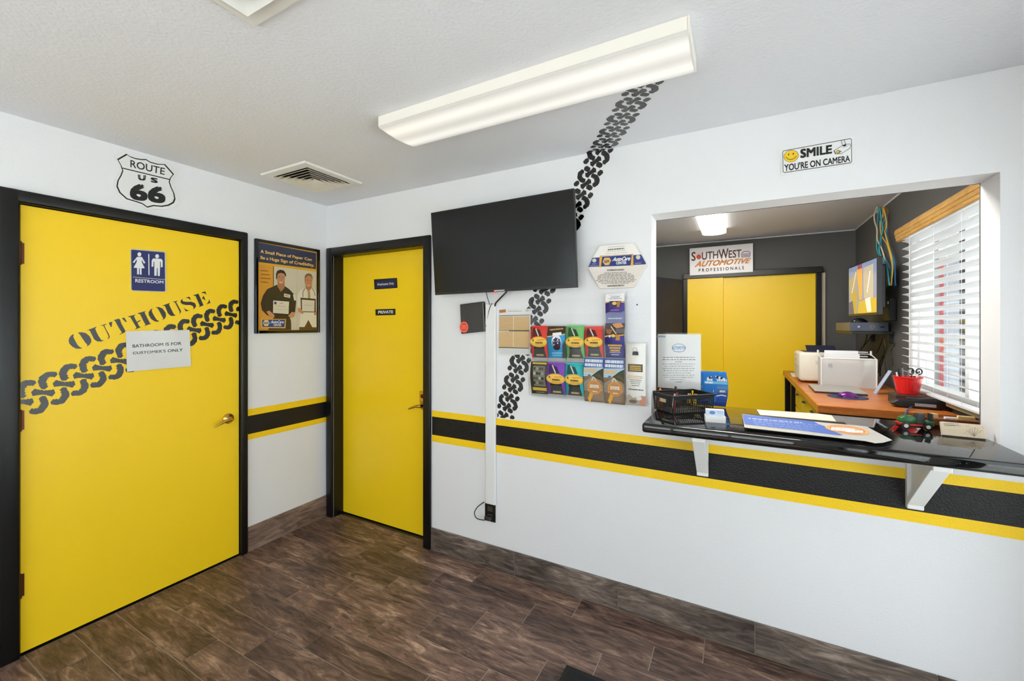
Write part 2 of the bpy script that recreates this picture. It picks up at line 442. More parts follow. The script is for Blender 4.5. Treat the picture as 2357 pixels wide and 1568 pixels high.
def track(pr, path, ps, ws, clampf, s_from, s_to, hb=.0115, cuts=True):
    def flush(pts): pr.poly([clampf(*path(a, b)) for a, b in pts], TREAD, False)
    pr.k = 1; hw = lambda u: hb * (1 - .12 * abs(2 * u - 1))
    for k in range(s_from, s_to + 1):
        for sg in (1, -1):
            a = [((sg * p + k) * ps, sg * q * ws) for p, q in ARC]
            if cuts and (k + (sg > 0)) % 2 == 0:       # every other arc is broken in two
                P = catmull([Vector((p, q, 0)) for p, q in a], 6); h = int(len(P) * .5)
                flush(stroke([(p.x, p.y) for p in P[:h:3]], hw, .0034, k * 7 + sg, 3)); flush(stroke([(p.x, p.y) for p in P[h + 3::2]], hw, .0015, k * 9 + sg, 2))
            else: flush(stroke(a, hw, .0034, k * 5 + sg, 6))
        flush(stroke([((p + k) * ps, q * ws) for p, q in BONE], lambda u: hb * (.72 + .52 * abs(2 * u - 1) ** 1.3), .0018, k * 3, 6))

# ------------------------------------------------------------------ doors
door_1 = sempty('door_1', (0, -1.13, 0)); door_1['label'] = 'yellow restroom door with painted tyre track and stencil lettering'
leaf1 = B(-.046, -.004, -1.603, -.662, .012, 2.046).build('leaf', YELLOW, door_1, bevel=.002)
for y0, y1 in ((-1.6125, -1.605), (-.660, -.6535)): B(-.118, .0, y0, y1, 0, 2.052).build('jamb', BLACKTRIM, door_1)
B(-.118, 0, -1.605, -.660, 2.0485, 2.053).build('jamb', BLACKTRIM, door_1)
B(-.118, -.001, -1.605, -.660, -.003, .003).build('gap_shade', BLACKPL, door_1)  # black strip drawn for the shade in the gap under the leaf
B(.0, .024, -1.674, -1.607, 0, 2.108).build('casing', BLACKTRIM, door_1, bevel=.011, smooth=True, seg=4)
B(.0, .024, -.661, -.617, 0, 2.108).build('casing', BLACKTRIM, door_1, bevel=.011, smooth=True, seg=4)
B(.0, .0235, -1.67, -.62, 2.05, 2.1075).build('casing', BLACKTRIM, door_1, bevel=.011, smooth=True, seg=4)
for za, zb in ((1.775, 1.875), (1.022, 1.115), (.268, .374)):
    h = MB().lathe((.007, -1.6065, za), [(.0035, -.004), (.0065, 0), (.0065, zb - za), (.0035, zb - za + .004)], 12).build('hinge', BRONZE, door_1, smooth=False)
    B(-.003, .0015, -1.602, -1.592, za + .003, zb - .003).build('hinge_leaf', BRONZE, h)
def lever(parent, c, nrm, side, name='lever_handle'):
    """brass rose and lever on a door face; side = direction of the lever"""
    c = Vector(c); n = Vector(nrm); sd = Vector(side)
    ax = 'x' if abs(n.x) > .5 else 'y'; s = n.x + n.y
    r = MB().lathe(c, [(.033, 0), (.033, .004 * s), (.029, .010 * s), (.014, .016 * s), (.012, .045 * s), (.006, .05 * s)], 24, ax).build(name, BRASS, parent, smooth=True)
    p = [c + n * .045, c + n * .047 + sd * .03 + Vector((0, 0, -.002)), c + n * .047 + sd * .07 + Vector((0, 0, -.016)), c + n * .046 + sd * .1 + Vector((0, 0, -.028))]
    MB().tube(p, [.012, .0115, .011, .0105, .010, .009, .0085, .008, .007, .0065, .006, .005, .004], 12, 4).build('lever', BRASS, r, smooth=True)
lever(door_1, (-.004, -.728, .905), (1, 0, 0), (0, -1, 0))
LF = -.004
def clampd(y, z): return (min(max(y, -1.602), -.663), z)
pr = Print(lambda a, b: Vector((LF, a, b)), (1, 0, 0))
p0, p1 = Vector((-1.60, 1.152)), Vector((-.66, 1.592)); dd = (p1 - p0).normalized(); nd = Vector((-dd.y, dd.x))
track(pr, lambda s, w_: tuple(p0 + dd * s + nd * w_), .0755, .093, clampd, 0, 14, .0138, False)
pr.build('tire_track', door_1)
cr = crop(150, 660, 6.734)
OUT = [[(135,735),(100,750),(65,790),(52,835),(65,885),(110,930),(165,960),(220,963),(270,955),(225,935),(190,900),(155,840),(125,775)],
 [(195,712),(230,745),(265,800),(310,865),(345,905),(330,930),(375,905),(405,860),(405,820),(375,765),(320,720),(260,705)],
 [(330,680),(355,668),(480,622),(485,632),(465,645),(480,690),(515,760),(555,820),(575,832),(603,830),(560,850),(500,850),(450,820),(420,760),(385,690),(365,672)],
 [(535,605),(575,595),(630,575),(640,582),(605,602),(635,660),(680,740),(692,780),(680,805),(650,812),(672,790),(670,765),(630,680),(590,605)],
 [(672,560),(730,543),(722,620),(705,625)], [(750,520),(830,495),(850,510),(870,570),(935,690),(915,715),(838,750),(850,735),(880,715),(820,620),(775,535)], [(875,488),(918,480),(957,545),(935,548)],
 [(962,465),(1095,430),(1068,455),(1085,500),(1110,545),(1165,515),(1168,528),(1120,560),(1145,610),(1170,630),(1200,620),(1080,665),(1105,635),(1060,560),(1010,475)],
 [(1115,415),(1245,378),(1230,400),(1255,450),(1300,540),(1320,572),(1345,570),(1225,612),(1245,590),(1210,530),(1160,430)],
 [(1355,338),(1320,355),(1292,400),(1295,440),(1330,500),(1380,535),(1430,545),(1460,538),(1420,515),(1390,470),(1355,410),(1340,370)],
 [(1400,320),(1430,335),(1465,390),(1500,460),(1520,490),(1505,518),(1545,495),(1565,450),(1555,400),(1510,340),(1455,315)],
 [(1502,295),(1625,250),(1610,275),(1640,340),(1680,420),(1700,440),(1725,440),(1680,455),(1630,450),(1590,410),(1545,300)],
 [(1665,240),(1745,212),(1720,240),(1760,310),(1795,375),(1795,400),(1765,428),(1778,395),(1740,320),(1700,245)],
 [(1865,175),(1925,155),(1945,195),(1940,210),(1915,180)],
 [(1835,185),(1795,205),(1785,240),(1810,270),(1870,285),(1940,285),(1975,300),(1990,320),(1985,350),(2015,330),(2030,295),(2010,255),(1960,235),(1880,235),(1825,225),(1815,205)],
 [(1835,320),(1860,345),(1895,365),(1935,365),(1870,385),(1850,350)],
 [(1978,135),(2065,108),(2075,130),(2145,290),(2070,318),(2085,295),(2020,145)], [(2103,95),(2170,72),(2192,128),(2165,105)], [(2145,140),(2180,218),(2150,195),(2120,185)], [(2230,195),(2252,250),(2190,275),(2220,235)]]
pr = pxprint(0, LF, (1, 0, 0), cr)
for q in OUT: pr.poly(q, TREAD, False)
pr.build('stencil_lettering', door_1)

door_2 = sempty('door_2', (.53, .08, 0)); door_2['label'] = 'narrow yellow door to the private area in a black frame'
B(.078, .982, .085, .127, .012, 2.040).build('leaf', YELLOW, door_2, bevel=.002)
for a, b in ((.0735, .078), (.982, .9865)): B(a, b, .0, .14, 0, 2.046).build('jamb', BLACKTRIM, door_2)
B(.078, .982, .0, .14, 2.040, 2.0455).build('jamb', BLACKTRIM, door_2)
B(.078, .982, .06, .14, -.003, .004).build('gap_shade', BLACKPL, door_2)  # black strip stands in for the shaded gap below this door
B(.010, .075, -.022, 0, 0, 2.104).build('casing', BLACKTRIM, door_2, bevel=.008, smooth=True, seg=3)
B(.985, 1.047, -.022, 0, 0, 2.104).build('casing', BLACKTRIM, door_2, bevel=.008, smooth=True, seg=3)
B(.013, 1.044, -.0215, 0, 2.044, 2.1035).build('casing', BLACKTRIM, door_2, bevel=.008, smooth=True, seg=3)
pl = B(.872, .935, .075, .0855, .955, 1.035).build('lock_plate', BRASS, door_2, bevel=.006)
MB().lathe((.903, .0755, 1.0), [(.014, 0), (.014, -.006), (.004, -.008)], 16, 'y').build('keyhole', BRONZE, pl)
lever(door_2, (.905, .085, .935), (0, -1, 0), (-1, 0, 0))

# lobby glazing behind the camera, entrance, and unseen windows added for daylight ------------------
ALU = mat('dark_bronze_aluminium', (52, 46, 42), .4, metal=.6)
def glazed(name, ax, val, h, mull=1, mat_=ALU, tf=.05):
    u0, u1, z0, z1 = h; e = sempty(name, (val + .06, (u0 + u1) / 2, z0) if ax == 'x' else ((u0 + u1) / 2, val - .06, z0))
    def bx(a, b, c, d, t0, t1): return B(val + t0, val + t1, a, b, c, d) if ax == 'x' else B(a, b, val - t1, val - t0, c, d)
    for a, b, c, d in ((u0, u0 + tf, z0, z1), (u1 - tf, u1, z0, z1), (u0 + tf, u1 - tf, z0, z0 + tf), (u0 + tf, u1 - tf, z1 - tf, z1)):
        bx(a, b, c, d, .03, .1).build('frame', mat_, e)
    for k in range(1, mull):
        c = u0 + (u1 - u0) * k / mull; bx(c - .02, c + .02, z0 + tf, z1 - tf, .03, .1).build('mullion', mat_, e)
    bx(u0 + tf, u1 - tf, z0 + tf, z1 - tf, .06, .064).build('pane', GLASS, e)
    return e
glazed('door_3', 'x', XR, ENT, 1, ALU, .07); glazed('window_1', 'x', XR, SIDE, 2); glazed('window_2', 'y', YF, FRONT, 3)
win = glazed('window_3', 'x', XR, OFW, 2, WHITEGLOSS, .03)
struct(B(XR - .03, XR + .03, .13, 1.53, 1.062, 1.09).build('trim_3', mat('cream_sill_paint', (206, 190, 140), .5), bevel=.003))

for a, b, c, d in ((OFW[0], OFW[0] + .012, OFW[2], OFW[3]), (OFW[1] - .012, OFW[1], OFW[2], OFW[3]), (OFW[0] + .012, OFW[1] - .012, OFW[3] - .012, OFW[3])):
    B(XR - .001, XR + .03, a, b, c, d).build('reveal', WHITEGLOSS, win)
# far office doors
door_4 = sempty('door_4', (2.95, 2.97, 0)); door_4['label'] = 'yellow double sliding doors with black header in the grey office wall'
B(2.345, 2.711, 2.945, 2.975, .01, 2.03).build('door_panel', YELLOW, door_4, bevel=.002)
B(2.700, 3.545, 2.972, 2.995, .01, 2.03).build('door_panel', YELLOW, door_4, bevel=.002)
B(2.30, 3.60, 2.93, 2.999, 2.028, 2.09).build('header', BLACKTRIM, door_4, bevel=.004)
B(3.545, 3.59, 2.94, 2.999, 0, 2.028).build('jamb', BLACKTRIM, door_4, bevel=.003)
B(2.30, 2.345, 2.94, 2.999, 0, 2.028).build('jamb', BLACKTRIM, door_4, bevel=.003)
B(3.59, 3.625, 2.975, 2.999, 0, 2.03).build('side_trim', mat('pale_wood_strip', (206, 190, 168), .6), door_4)
door_5 = sempty('door_5', (2.33, 2.93, 0)); door_5['label'] = 'scuffed dark door standing open beside the yellow sliding doors'
DK = mat('scuffed_dark_door', (40, 42, 54), .5, spec=.4, var=(4, .5), bump=(20, .08))
dv = Vector((-.266, -.533, 0)).normalized(); nv = Vector((-dv.y, dv.x, 0)) * -.02
h0 = Vector((2.30, 2.91, 0))
MB().prism([h0, h0 + dv * .80, h0 + dv * .80 + nv * 2, h0 + nv * 2], (0, 0, 2.02)).build('leaf', DK, door_5, bevel=.003)

# ------------------------------------------------------------------ tyre track on wall and ceiling
def wpath(s, w_):      # along a slightly bowed line up the wall
    t = s / 1.62; A, Bq, C = Vector((1.605, .945)), Vector((1.866, 1.70)), Vector((2.20, 2.44))
    c1 = 2 * Bq - (A + C) / 2
    p = A * (1 - t) ** 2 + c1 * 2 * t * (1 - t) + C * t * t; d = ((c1 - A) * (1 - t) + (C - c1) * t).normalized()
    return (p.x - d.y * w_, p.y + d.x * w_)
pr = Print(lambda a, b: Vector((a, 0, b)), (0, -1, 0))
track(pr, wpath, .0625, .076, lambda x, z: (max(x, 1.556) if z < 1.05 else x, min(max(z, .935), 2.4395)), 0, 26, .0140)
pr.build('tire_track', wall_back)
def cpath(s, w_):
    a, b = Vector((2.20, 0)), Vector((2.515, -.50)); d = (b - a).normalized(); p = a + d * s
    return (p.x - d.y * w_, p.y + d.x * w_)
pr = Print(lambda a, b: Vector((a, b, H)), (0, 0, -1))
track(pr, lambda s, w_: cpath(s, -w_), .0625, .076, lambda x, y: (x, min(y, -.0005)), 0, 10, .0138)
pr.build('tire_track', ceiling)

# ================================================================== LAMPS
def lens_mat(name, axis, hw, peak, base, c=(255, 251, 242)):
    """acrylic lens of a fluorescent fitting: two tubes glow through it"""
    m = bpy.data.materials.new(name); m.use_nodes = True; nt = m.node_tree; b = nt.nodes['Principled BSDF']
    tc = nt.nodes.new('ShaderNodeTexCoord'); sp = nt.nodes.new('ShaderNodeSeparateXYZ'); nt.links.new(tc.outputs['Object'], sp.inputs[0])
    ab = nt.nodes.new('ShaderNodeMath'); ab.operation = 'ABSOLUTE'; nt.links.new(sp.outputs[axis], ab.inputs[0])
    mr = nt.nodes.new('ShaderNodeMapRange'); mr.inputs[2].default_value = hw; nt.links.new(ab.outputs[0], mr.inputs[0])
    r = nt.nodes.new('ShaderNodeValToRGB'); r.color_ramp.interpolation = 'B_SPLINE'; e = r.color_ramp.elements
    for _ in range(3): e.new(.5)
    for k, (p, v) in enumerate(((0, .30), (.25, .55), (.5, 1), (.75, .5), (1, .0))): e[k].position = p; e[k].color = (v, v, v, 1)
    nt.links.new(mr.outputs[0], r.inputs[0])
    st = nt.nodes.new('ShaderNodeMath'); st.operation = 'MULTIPLY_ADD'; st.inputs[1].default_value = peak - base; st.inputs[2].default_value = base
    nt.links.new(r.outputs[0], st.inputs[0]); nt.links.new(st.outputs[0], b.inputs['Emission Strength'])
    b.inputs['Emission Color'].default_value = rgb(c); b.inputs['Base Color'].default_value = (.36, .36, .345, 1); b.inputs['Roughness'].default_value = .3
    vo = nt.nodes.new('ShaderNodeTexVoronoi'); vo.inputs['Scale'].default_value = 160; nt.links.new(tc.outputs['Object'], vo.inputs['Vector'])
    bp = nt.nodes.new('ShaderNodeBump'); bp.inputs['Strength'].default_value = .3; bp.inputs['Distance'].default_value = .002
    nt.links.new(vo.outputs['Distance'], bp.inputs['Height']); nt.links.new(bp.outputs[0], b.inputs['Normal'])
    return m
def fitting(name, label, x0, x1, y0, y1, along, peak, base, group, edge=.30):
    """wraparound fluorescent fitting under the ceiling"""
    t = thing(name, label, 'light', ((x0 + x1) / 2, (y0 + y1) / 2, H - .065), group)
    wx = (x1 - x0) / 2 if along == 'y' else (y1 - y0) / 2; c = (y0 + y1) / 2 if along == 'x' else (x0 + x1) / 2
    prof = [(-1, -.004), (-1, -.046), (-.93, -.052), (-.5, -.059), (0, -.062), (.5, -.059), (.93, -.052), (1, -.046), (1, -.004)]
    a0, a1 = (x0, x1) if along == 'x' else (y0, y1)
    def P(a, q): return (a, c + q[0] * wx, H + q[1]) if along == 'x' else (c + q[0] * wx, a, H + q[1])
    LM = lens_mat(name + '_lens', 'Y' if along == 'x' else 'X', wx, peak, base)
    ES = mat('lens_edge_%d' % (edge * 10), (190, 187, 178), .3, emit=edge * 1.8)
    m = MB().use(LM); rows = [[P(a, q) for q in prof[1:-1]] for a in (a0 + .004, a1 - .004)]; m.rows(rows)
    m.use(ES); m.rows([[P(a, q) for q in prof[:2]] for a in (a0 + .004, a1 - .004)]); m.rows([[P(a, q) for q in prof[-2:]] for a in (a0 + .004, a1 - .004)])
    m.build('lens', None, t)
    for a in (a0, a1 - .006): MB().prism([P(a, q) for q in prof], (.006, 0, 0) if along == 'x' else (0, .006, 0)).build('end_cap', mat('lens_end_cap', (200, 197, 188), .4, emit=.3), t)
    q = .55
    if along == 'x': B(x0 + .02, x1 - .02, c - wx * q, c + wx * q, H - .03, H).build('housing', WHITEPL, t)
    else: B(c - wx * q, c + wx * q, y0 + .02, y1 - .02, H - .03, H).build('housing', WHITEPL, t)
    return t
fitting('ceiling_light', 'long white wraparound fluorescent light over the tyre track on the lobby ceiling', 1.43, 2.722, -.842, -.602, 'x', LAMP_PEAK, .24, 'fluorescent ceiling lights')
fitting('ceiling_light', 'white fluorescent light on the office ceiling before the yellow sliding doors', 2.545, 2.755, 1.10, 2.32, 'y', 14.0, .9, 'fluorescent ceiling lights', 2.2)
fitting('ceiling_light', 'unseen fluorescent light added on the lobby ceiling near the front window', 1.43, 2.722, -3.3, -3.06, 'x', LAMP_PEAK, .24, 'fluorescent ceiling lights')  # added lamp out of view, raises the lobby brightness

fitting('ceiling_light', 'unseen fluorescent light added behind the serving window wall to brighten the office', 2.0, 3.22, .42, .63, 'x', 50.0, .9, 'fluorescent ceiling lights', 60.0)  # added lamp out of view, brightens the office and its ceiling
# ceiling vents
DUST = mat('dusty_white_metal', (222, 216, 204), .5, var=(25, .18))
VENTW = mat('white_vent_metal', (232, 231, 227), .45)
DUCT_SHADE = mat('shaded_duct', (34, 27, 20), .9)  # dark tone stands for the shade behind the louvers
def vent(label, x0, x1, y0, y1, fl, n, fin, drop):
    cx, cy = (x0 + x1) / 2, (y0 + y1) / 2; t = thing('ceiling_vent', label, 'vent', (cx, cy, H - drop), 'ceiling vents')
    hx, hy = (x1 - x0) / 2, (y1 - y0) / 2
    def ring(a, za, b, zb):     # square ring from half-size fraction a to b
        m = MB(); r = [[(cx + sx * (hx - k), cy + sy * (hy - k), z) for sx, sy in ((-1, -1), (1, -1), (1, 1), (-1, 1))] for k, z in ((a, za), (b, zb))]
        return m.rows(r, True)
    ring(0, H - .001, .004, H - .012).rows([[(cx + sx * (hx - k), cy + sy * (hy - k), z) for sx, sy in ((-1, -1), (1, -1), (1, 1), (-1, 1))] for k, z in ((.004, H - .012), (fl, H - .014))], True).rows([[(cx + sx * (hx - k), cy + sy * (hy - k), z) for sx, sy in ((-1, -1), (1, -1), (1, 1), (-1, 1))] for k, z in ((fl, H - .014), (fl, H - .001))], True).build('flange', VENTW, t)
    B(x0 + fl, x1 - fl, y0 + fl, y1 - fl, H - .004, H - .001).build('duct_shade', DUCT_SHADE, t)  # flat dark sheet in place of the shaded opening
    span = min(hx, hy) - fl
    for k in range(n):
        o = fl + .002 + span * k / n * .92
        ring(o, H - .012 - drop * .55, o + span / n * .85, H - .004 ).build('louver', fin, t, solid=.0015)
    return t
vent('square ceiling vent with dusty brown-stained louvers near the room corner', .25, .68, -.675, -.26, .052, 5, DUST, .02)
vent('clean white square ceiling vent, larger stepped frame', 1.525, 2.125, -2.04, -1.44, .05, 5, VENTW, .03)

# ================================================================== LOBBY WALLS
# route 66 shield
cr = crop(0, 240, 3.408)
SH = [(990,388),(1020,408),(1060,422),(1105,430),(1145,430),(1180,452),(1240,468),(1295,470),(1365,548),(1340,580),(1332,610),(1345,650),(1368,700),(1377,745),(1365,775),(1325,797),(1270,806),(1205,800),(1155,812),(1115,784),(1060,766),(990,745),(935,695),(912,645),(920,600),(945,555),(958,520),(945,480),(918,430)]
def scl(pts, s, c=None):
    c = c or (sum(p[0] for p in pts) / len(pts), sum(p[1] for p in pts) / len(pts))
    return [(c[0] + (p[0] - c[0]) * s, c[1] + (p[1] - c[1]) * s) for p in pts]
t = thing('route_sign', 'white shield-shaped highway sign with black border above the restroom door', 'sign', (0.003, -1.14, 2.14))
MB().prism([on(*p, 0, .001) for p in cr(scl(SH, 1.11))], (.004, 0, 0)).build('plate', mat('white_sign_plate', (232, 232, 231), .3), t, bevel=.001)
pr = pxprint(0, .005, (1, 0, 0), cr); BK = (30, 29, 30)
pr.poly(SH, BK).poly(scl(SH, .95), (230, 230, 229)).line([(955, 500), (1335, 592)], 8, BK)
pr.text('ROUTE', [(1022,436),(1295,502),(1290,556),(1022,494)], BK, .012)
pr.text('U', [(1080,552),(1145,558),(1140,602),(1085,595)], BK, .06).text('S', [(1180,572),(1238,582),(1236,622),(1182,612)], BK, .05)
pr.text('66', [(1015,616),(1298,652),(1298,784),(1018,748)], BK, .04); pr.build('print', t)

# restroom sign
t = thing('restroom_sign', 'navy blue restroom sign with white man and woman figures on the yellow door', 'sign', (LF, -1.137, 1.69))
q = cr([(1022,1140),(1030,1134),(1288,1156),(1298,1166),(1302,1466),(1294,1475),(1036,1466),(1026,1456)])
MB().prism([on(*p, 0, LF + .0006) for p in q], (.004, 0, 0)).build('plate', mat('pale_sign_edge', (206, 204, 190), .4), t)
pr = pxprint(0, LF + .0046, (1, 0, 0), cr); NV = (44, 50, 104); WT = (232, 232, 232)
pr.poly([(1029,1146),(1035,1141),(1284,1162),(1292,1170),(1295,1462),(1288,1469),(1040,1460),(1032,1452)], NV)
pr.ell(1093,1178,15,16,WT)
pr.poly([(1075,1198),(1112,1198),(1140,1245),(1128,1250),(1110,1220),(1112,1240),(1135,1287),(1110,1287),(1110,1337),(1097,1337),(1096,1287),(1090,1287),(1090,1335),(1075,1335),(1075,1285),(1047,1282),(1072,1238),(1072,1215),(1053,1245),(1040,1240)], WT)
pr.ell(1232,1193,15,16,WT)
pr.poly([(1200,1210),(1262,1213),(1275,1225),(1275,1278),(1262,1280),(1260,1235),(1255,1235),(1253,1348),(1237,1348),(1235,1285),(1230,1285),(1228,1346),(1210,1345),(1210,1235),(1205,1235),(1202,1275),(1188,1275),(1190,1225)], WT)
pr.poly([(1162,1175),(1170,1175),(1172,1342),(1164,1340)], WT).line([(1042,1356),(1293,1376)], 3, WT)
pr.text('RESTROOM', [(1060,1369),(1282,1386),(1280,1408),(1060,1398)], WT, .018)
for k in range(9): pr.ell(1125 + k * 11, 1431 + k * .9 + (k % 2) * 5, 2, 2, (36, 42, 90), 6)
pr.build('print', t)

# paper note
t = thing('paper_note', 'white paper note in clear plastic sleeve taped over the tyre track, about customers', 'note', (LF, -1.085, 1.25))
MB().prism([on(*p, 0, LF + .003) for p in ((289.5,763),(436,759.5),(439.5,843),(292,856))], (.0006, 0, 0)).build('sheet', PAPER, t)
MB().prism([on(*p, 0, LF + .0042) for p in ((287,761),(438,757),(442,845),(290,859))], (.0004, 0, 0)).build('sleeve', SLEEVE, t)
cr2 = crop(150, 660, 6.734)
for tx, q in (('BATHROOM IS FOR', [(1042,897),(1802,856),(1802,903),(1046,948)]), ("CUSTOMER'S ONLY", [(1048,1010),(1825,956),(1822,1002),(1048,1052)])):
    pr = pxprint(0, LF + .0036, (1, 0, 0), cr2, base=.0001, step=.0001); pr.text(tx, q, (30,30,32), .014); pr.build('text_line', t)

# framed poster
t = thing('framed_poster', 'black framed poster of a mechanic and a doctor holding certificates', 'poster', (.01, -.33, 1.442))
cr = crop(580, 540, 6.673)
Y0, Y1, Z0, Z1, FRW = -.571, -.082, 1.443, 2.081, .02
for a, b, c, d in ((Y0, Y0 + FRW, Z0, Z1), (Y1 - FRW, Y1, Z0, Z1), (Y0 + FRW, Y1 - FRW, Z0, Z0 + FRW), (Y0 + FRW, Y1 - FRW, Z1 - FRW, Z1)):
    B(.0005, .024, a, b, c, d).build('frame', BLACKGL, t, bevel=.004)
B(.0005, .010, Y0 + FRW, Y1 - FRW, Z0 + FRW, Z1 - FRW).build('backing', ink((215,160,70)), t)
pr = pxprint(0, .010, (1, 0, 0), cr); base = [(92,120),(985,288),(985,1465),(88,1465)]
OR = (222,158,52); NVY = (52,56,84); CR = (214,204,178); SK = (196,140,98); DKB = (58,46,22)
pr.poly([(92,440),(985,556),(985,1465),(88,1465)], OR).poly([(94,118),(985,287),(983,532),(92,424)], NVY).poly([(92,420),(985,535),(985,572),(92,458)], (226,170,50))
pr.text('A Small Piece of Paper Can', [(130,232),(918,365),(918,420),(130,298)], (250,206,92), .02).text('Be a Huge Sign of Credibility.', [(130,325),(958,452),(958,512),(130,392)], (250,206,92), .02)
pr.poly([(335,488),(985,574),(985,1465),(335,1465)], CR).line([(330,486),(328,800)], 10, (70,56,30)).line([(690,535),(690,1465)], 6, (200,190,164))
for k in range(4): pr.dashes((130, 545 + k * 58), ((250, 272, 285, 245)[k], 555 + k * 58), 16, (150,100,24), k)
pr.poly([(380,770),(320,800),(230,840),(165,940),(130,1060),(150,1160),(230,1240),(350,1265),(565,1260),(660,1190),(676,1030),(640,915),(570,840),(500,792),(440,880)], DKB)
pr.poly([(340,1250),(570,1250),(597,1330),(600,1465),(245,1465)], (70,54,22))
pr.poly([(388,720),(500,720),(496,820),(440,882),(388,800)], (178,120,82)).ell(441,655,66,112,SK)
pr.poly([(366,680),(366,600),(385,556),(430,540),(485,552),(518,600),(520,648),(505,640),(495,605),(440,588),(392,606),(384,660),(376,690)], (54,36,18))
pr.line([(405,650),(430,654)], 7, (70,44,26)).line([(455,658),(482,664)], 7, (70,44,26)).line([(438,670),(444,705),(436,710)], 5, (160,104,68)).line([(418,728),(440,740),(464,734)], 9, (236,226,212))
pr.poly([(310,998),(588,1022),(582,1224),(308,1212)], (46,36,22)).poly([(322,1012),(566,1032),(558,1222),(318,1205)], (222,212,186))
pr.ell(355,1053,20,22,(60,62,110)); pr.dashes((420,1050),(475,1054),8,(120,110,90),3); pr.dashes((360,1095),(520,1105),6,(160,150,130),4); pr.dashes((345,1140),(540,1150),5,(176,166,146),5)
pr.poly([(215,1185),(262,1168),(342,1240),(332,1278),(268,1262)], SK).poly([(548,1250),(608,1188),(662,1200),(642,1262),(600,1284)], SK)
pr.poly([(488,905),(583,925),(580,976),(485,956)], (212,200,172)).dashes((505,928),(560,940),12,(90,74,50),8); pr.poly([(622,920),(650,928),(672,1010),(642,1014)], (222,216,204))
pr.poly([(820,815),(730,862),(690,940),(690,1180),(742,1230),(722,1420),(800,1422),(860,1310),(920,1424),(985,1425),(985,880),(918,812),(860,870)], (226,217,192))
pr.poly([(722,1420),(800,1422),(860,1312),(920,1424),(985,1425),(985,1465),(722,1465)], (104,76,28))
pr.poly([(818,770),(912,770),(912,822),(862,880),(818,826)], (176,116,76)).poly([(846,872),(886,872),(890,985),(852,985)], (164,148,100))
pr.ell(862,705,58,104,(192,132,90)).poly([(806,690),(806,640),(830,606),(866,596),(905,610),(924,660),(922,700),(906,650),(862,628),(822,650)], (120,92,60))
pr.line([(832,700),(856,703)], 6, (84,60,44)).line([(880,706),(904,709)], 6, (84,60,44)).line([(842,780),(862,786),(886,780)], 8, (226,210,190))
pr.line([(806,826),(772,890),(776,960)], 8, (60,56,50)).line([(918,826),(955,890),(962,940)], 8, (60,56,50))
pr.poly([(738,970),(972,990),(972,1198),(745,1190)], (72,48,24)).poly([(757,1000),(955,1014),(950,1186),(760,1180)], (216,207,184)).dashes((800,1080),(905,1085),8,(170,160,138),9)
pr.poly([(695,1120),(740,1140),(785,1200),(770,1222),(700,1190)], SK).poly([(940,1215),(985,1170),(985,1235),(950,1240)], SK)
pr.poly([(125,1296),(515,1298),(505,1442),(130,1436)], (228,172,66)).poly([(146,1308),(500,1308),(490,1424),(150,1420)], (44,70,130))
pr.ell(210,1360,50,52,(232,206,140),6).text('NAPA', [(172,1338),(248,1338),(248,1382),(172,1382)], (44,60,120), .03)
pr.text('AutoCare', [(280,1318),(482,1322),(478,1366),(276,1364)], (236,234,226), .02, .3).text('CENTER', [(322,1374),(442,1376),(440,1408),(320,1406)], (236,234,226), .02)
pr.build('print', t)
B(.0125, .0135, Y0 + FRW, Y1 - FRW, Z0 + FRW, Z1 - FRW).build('glazing', ACRYL, t)

# signs on the narrow yellow door
t = thing('door_sign', 'small navy employees only sign in a black frame on the narrow yellow door', 'sign', tuple(on(888, 665, 1, .085)))
MB().prism([on(*p, 1, .0845) for p in ((862,643.5),(914,640),(915,663),(863,666.5))], (0, -.006, 0)).build('frame', BLACKPL, t, bevel=.001)
pr = pxprint(1, .0785, (0, -1, 0)); pr.poly([(864.5,645.5),(912,642.2),(912.5,661),(865,664.3)], (34,38,72)).text('Employees Only', [(869,652),(907,649.5),(907,656.5),(869,659)], (214,214,220), .02); pr.build('print', t)
t = thing('door_sign', 'small black private sign with white letters below the navy door sign', 'sign', tuple(on(888, 726, 1, .085)))
MB().prism([on(*p, 1, .0845) for p in ((865,712.5),(910,711),(910.5,725),(865.5,726.5))], (0, -.004, 0)).build('plate', BLACKPL, t)
pr = pxprint(1, .0805, (0, -1, 0)); pr.text('PRIVATE', [(870.5,715.5),(905,714.5),(905,721.5),(870.5,722.8)], (226,226,228), .03); pr.build('print', t)

# television
TVM = Matrix.Translation((1.6165, -.101, 1.957)) @ Matrix.Rotation(math.radians(-.45), 4, 'Y') @ Matrix.Rotation(math.radians(4.1), 4, 'X')
t = thing('television', 'large flat television with dark screen mounted on the white wall over the tyre track', 'television', (1.6165, -.1, 1.697))
W2, H2 = .4785, .261
B(-W2, W2, 0, .022, -H2, H2).xf(TVM).build('bezel', mat('black_tv_bezel', (22, 22, 23), .35), t, bevel=.002)
B(-W2 + .006, W2 - .006, -.0015, .002, -H2 + .016, H2 - .006).xf(TVM).build('screen', mat('dark_tv_screen', (17, 18, 18), .22, spec=.4), t)
B(-.30, .30, .02, .058, -.2, .16).xf(TVM).build('back_shell', BLACKPL, t, bevel=.012)
B(-.035, .035, -.003, .001, -H2 + .003, -H2 + .010).xf(TVM).build('logo_strip', mat('pale_logo', (190, 190, 190), .4), t)
MB().lathe(TVM @ Vector((-.03, .004, -H2 - .004)), [(.006, -.002), (.008, .003), (.004, .007)], 10).build('status_light', mat('red_status_light', (255, 40, 40), .3, emit=2.0), t)
B(1.46, 1.78, -.052, -.0005, 1.86, 2.04).build('wall_mount', BLACKPL, t, bevel=.004)

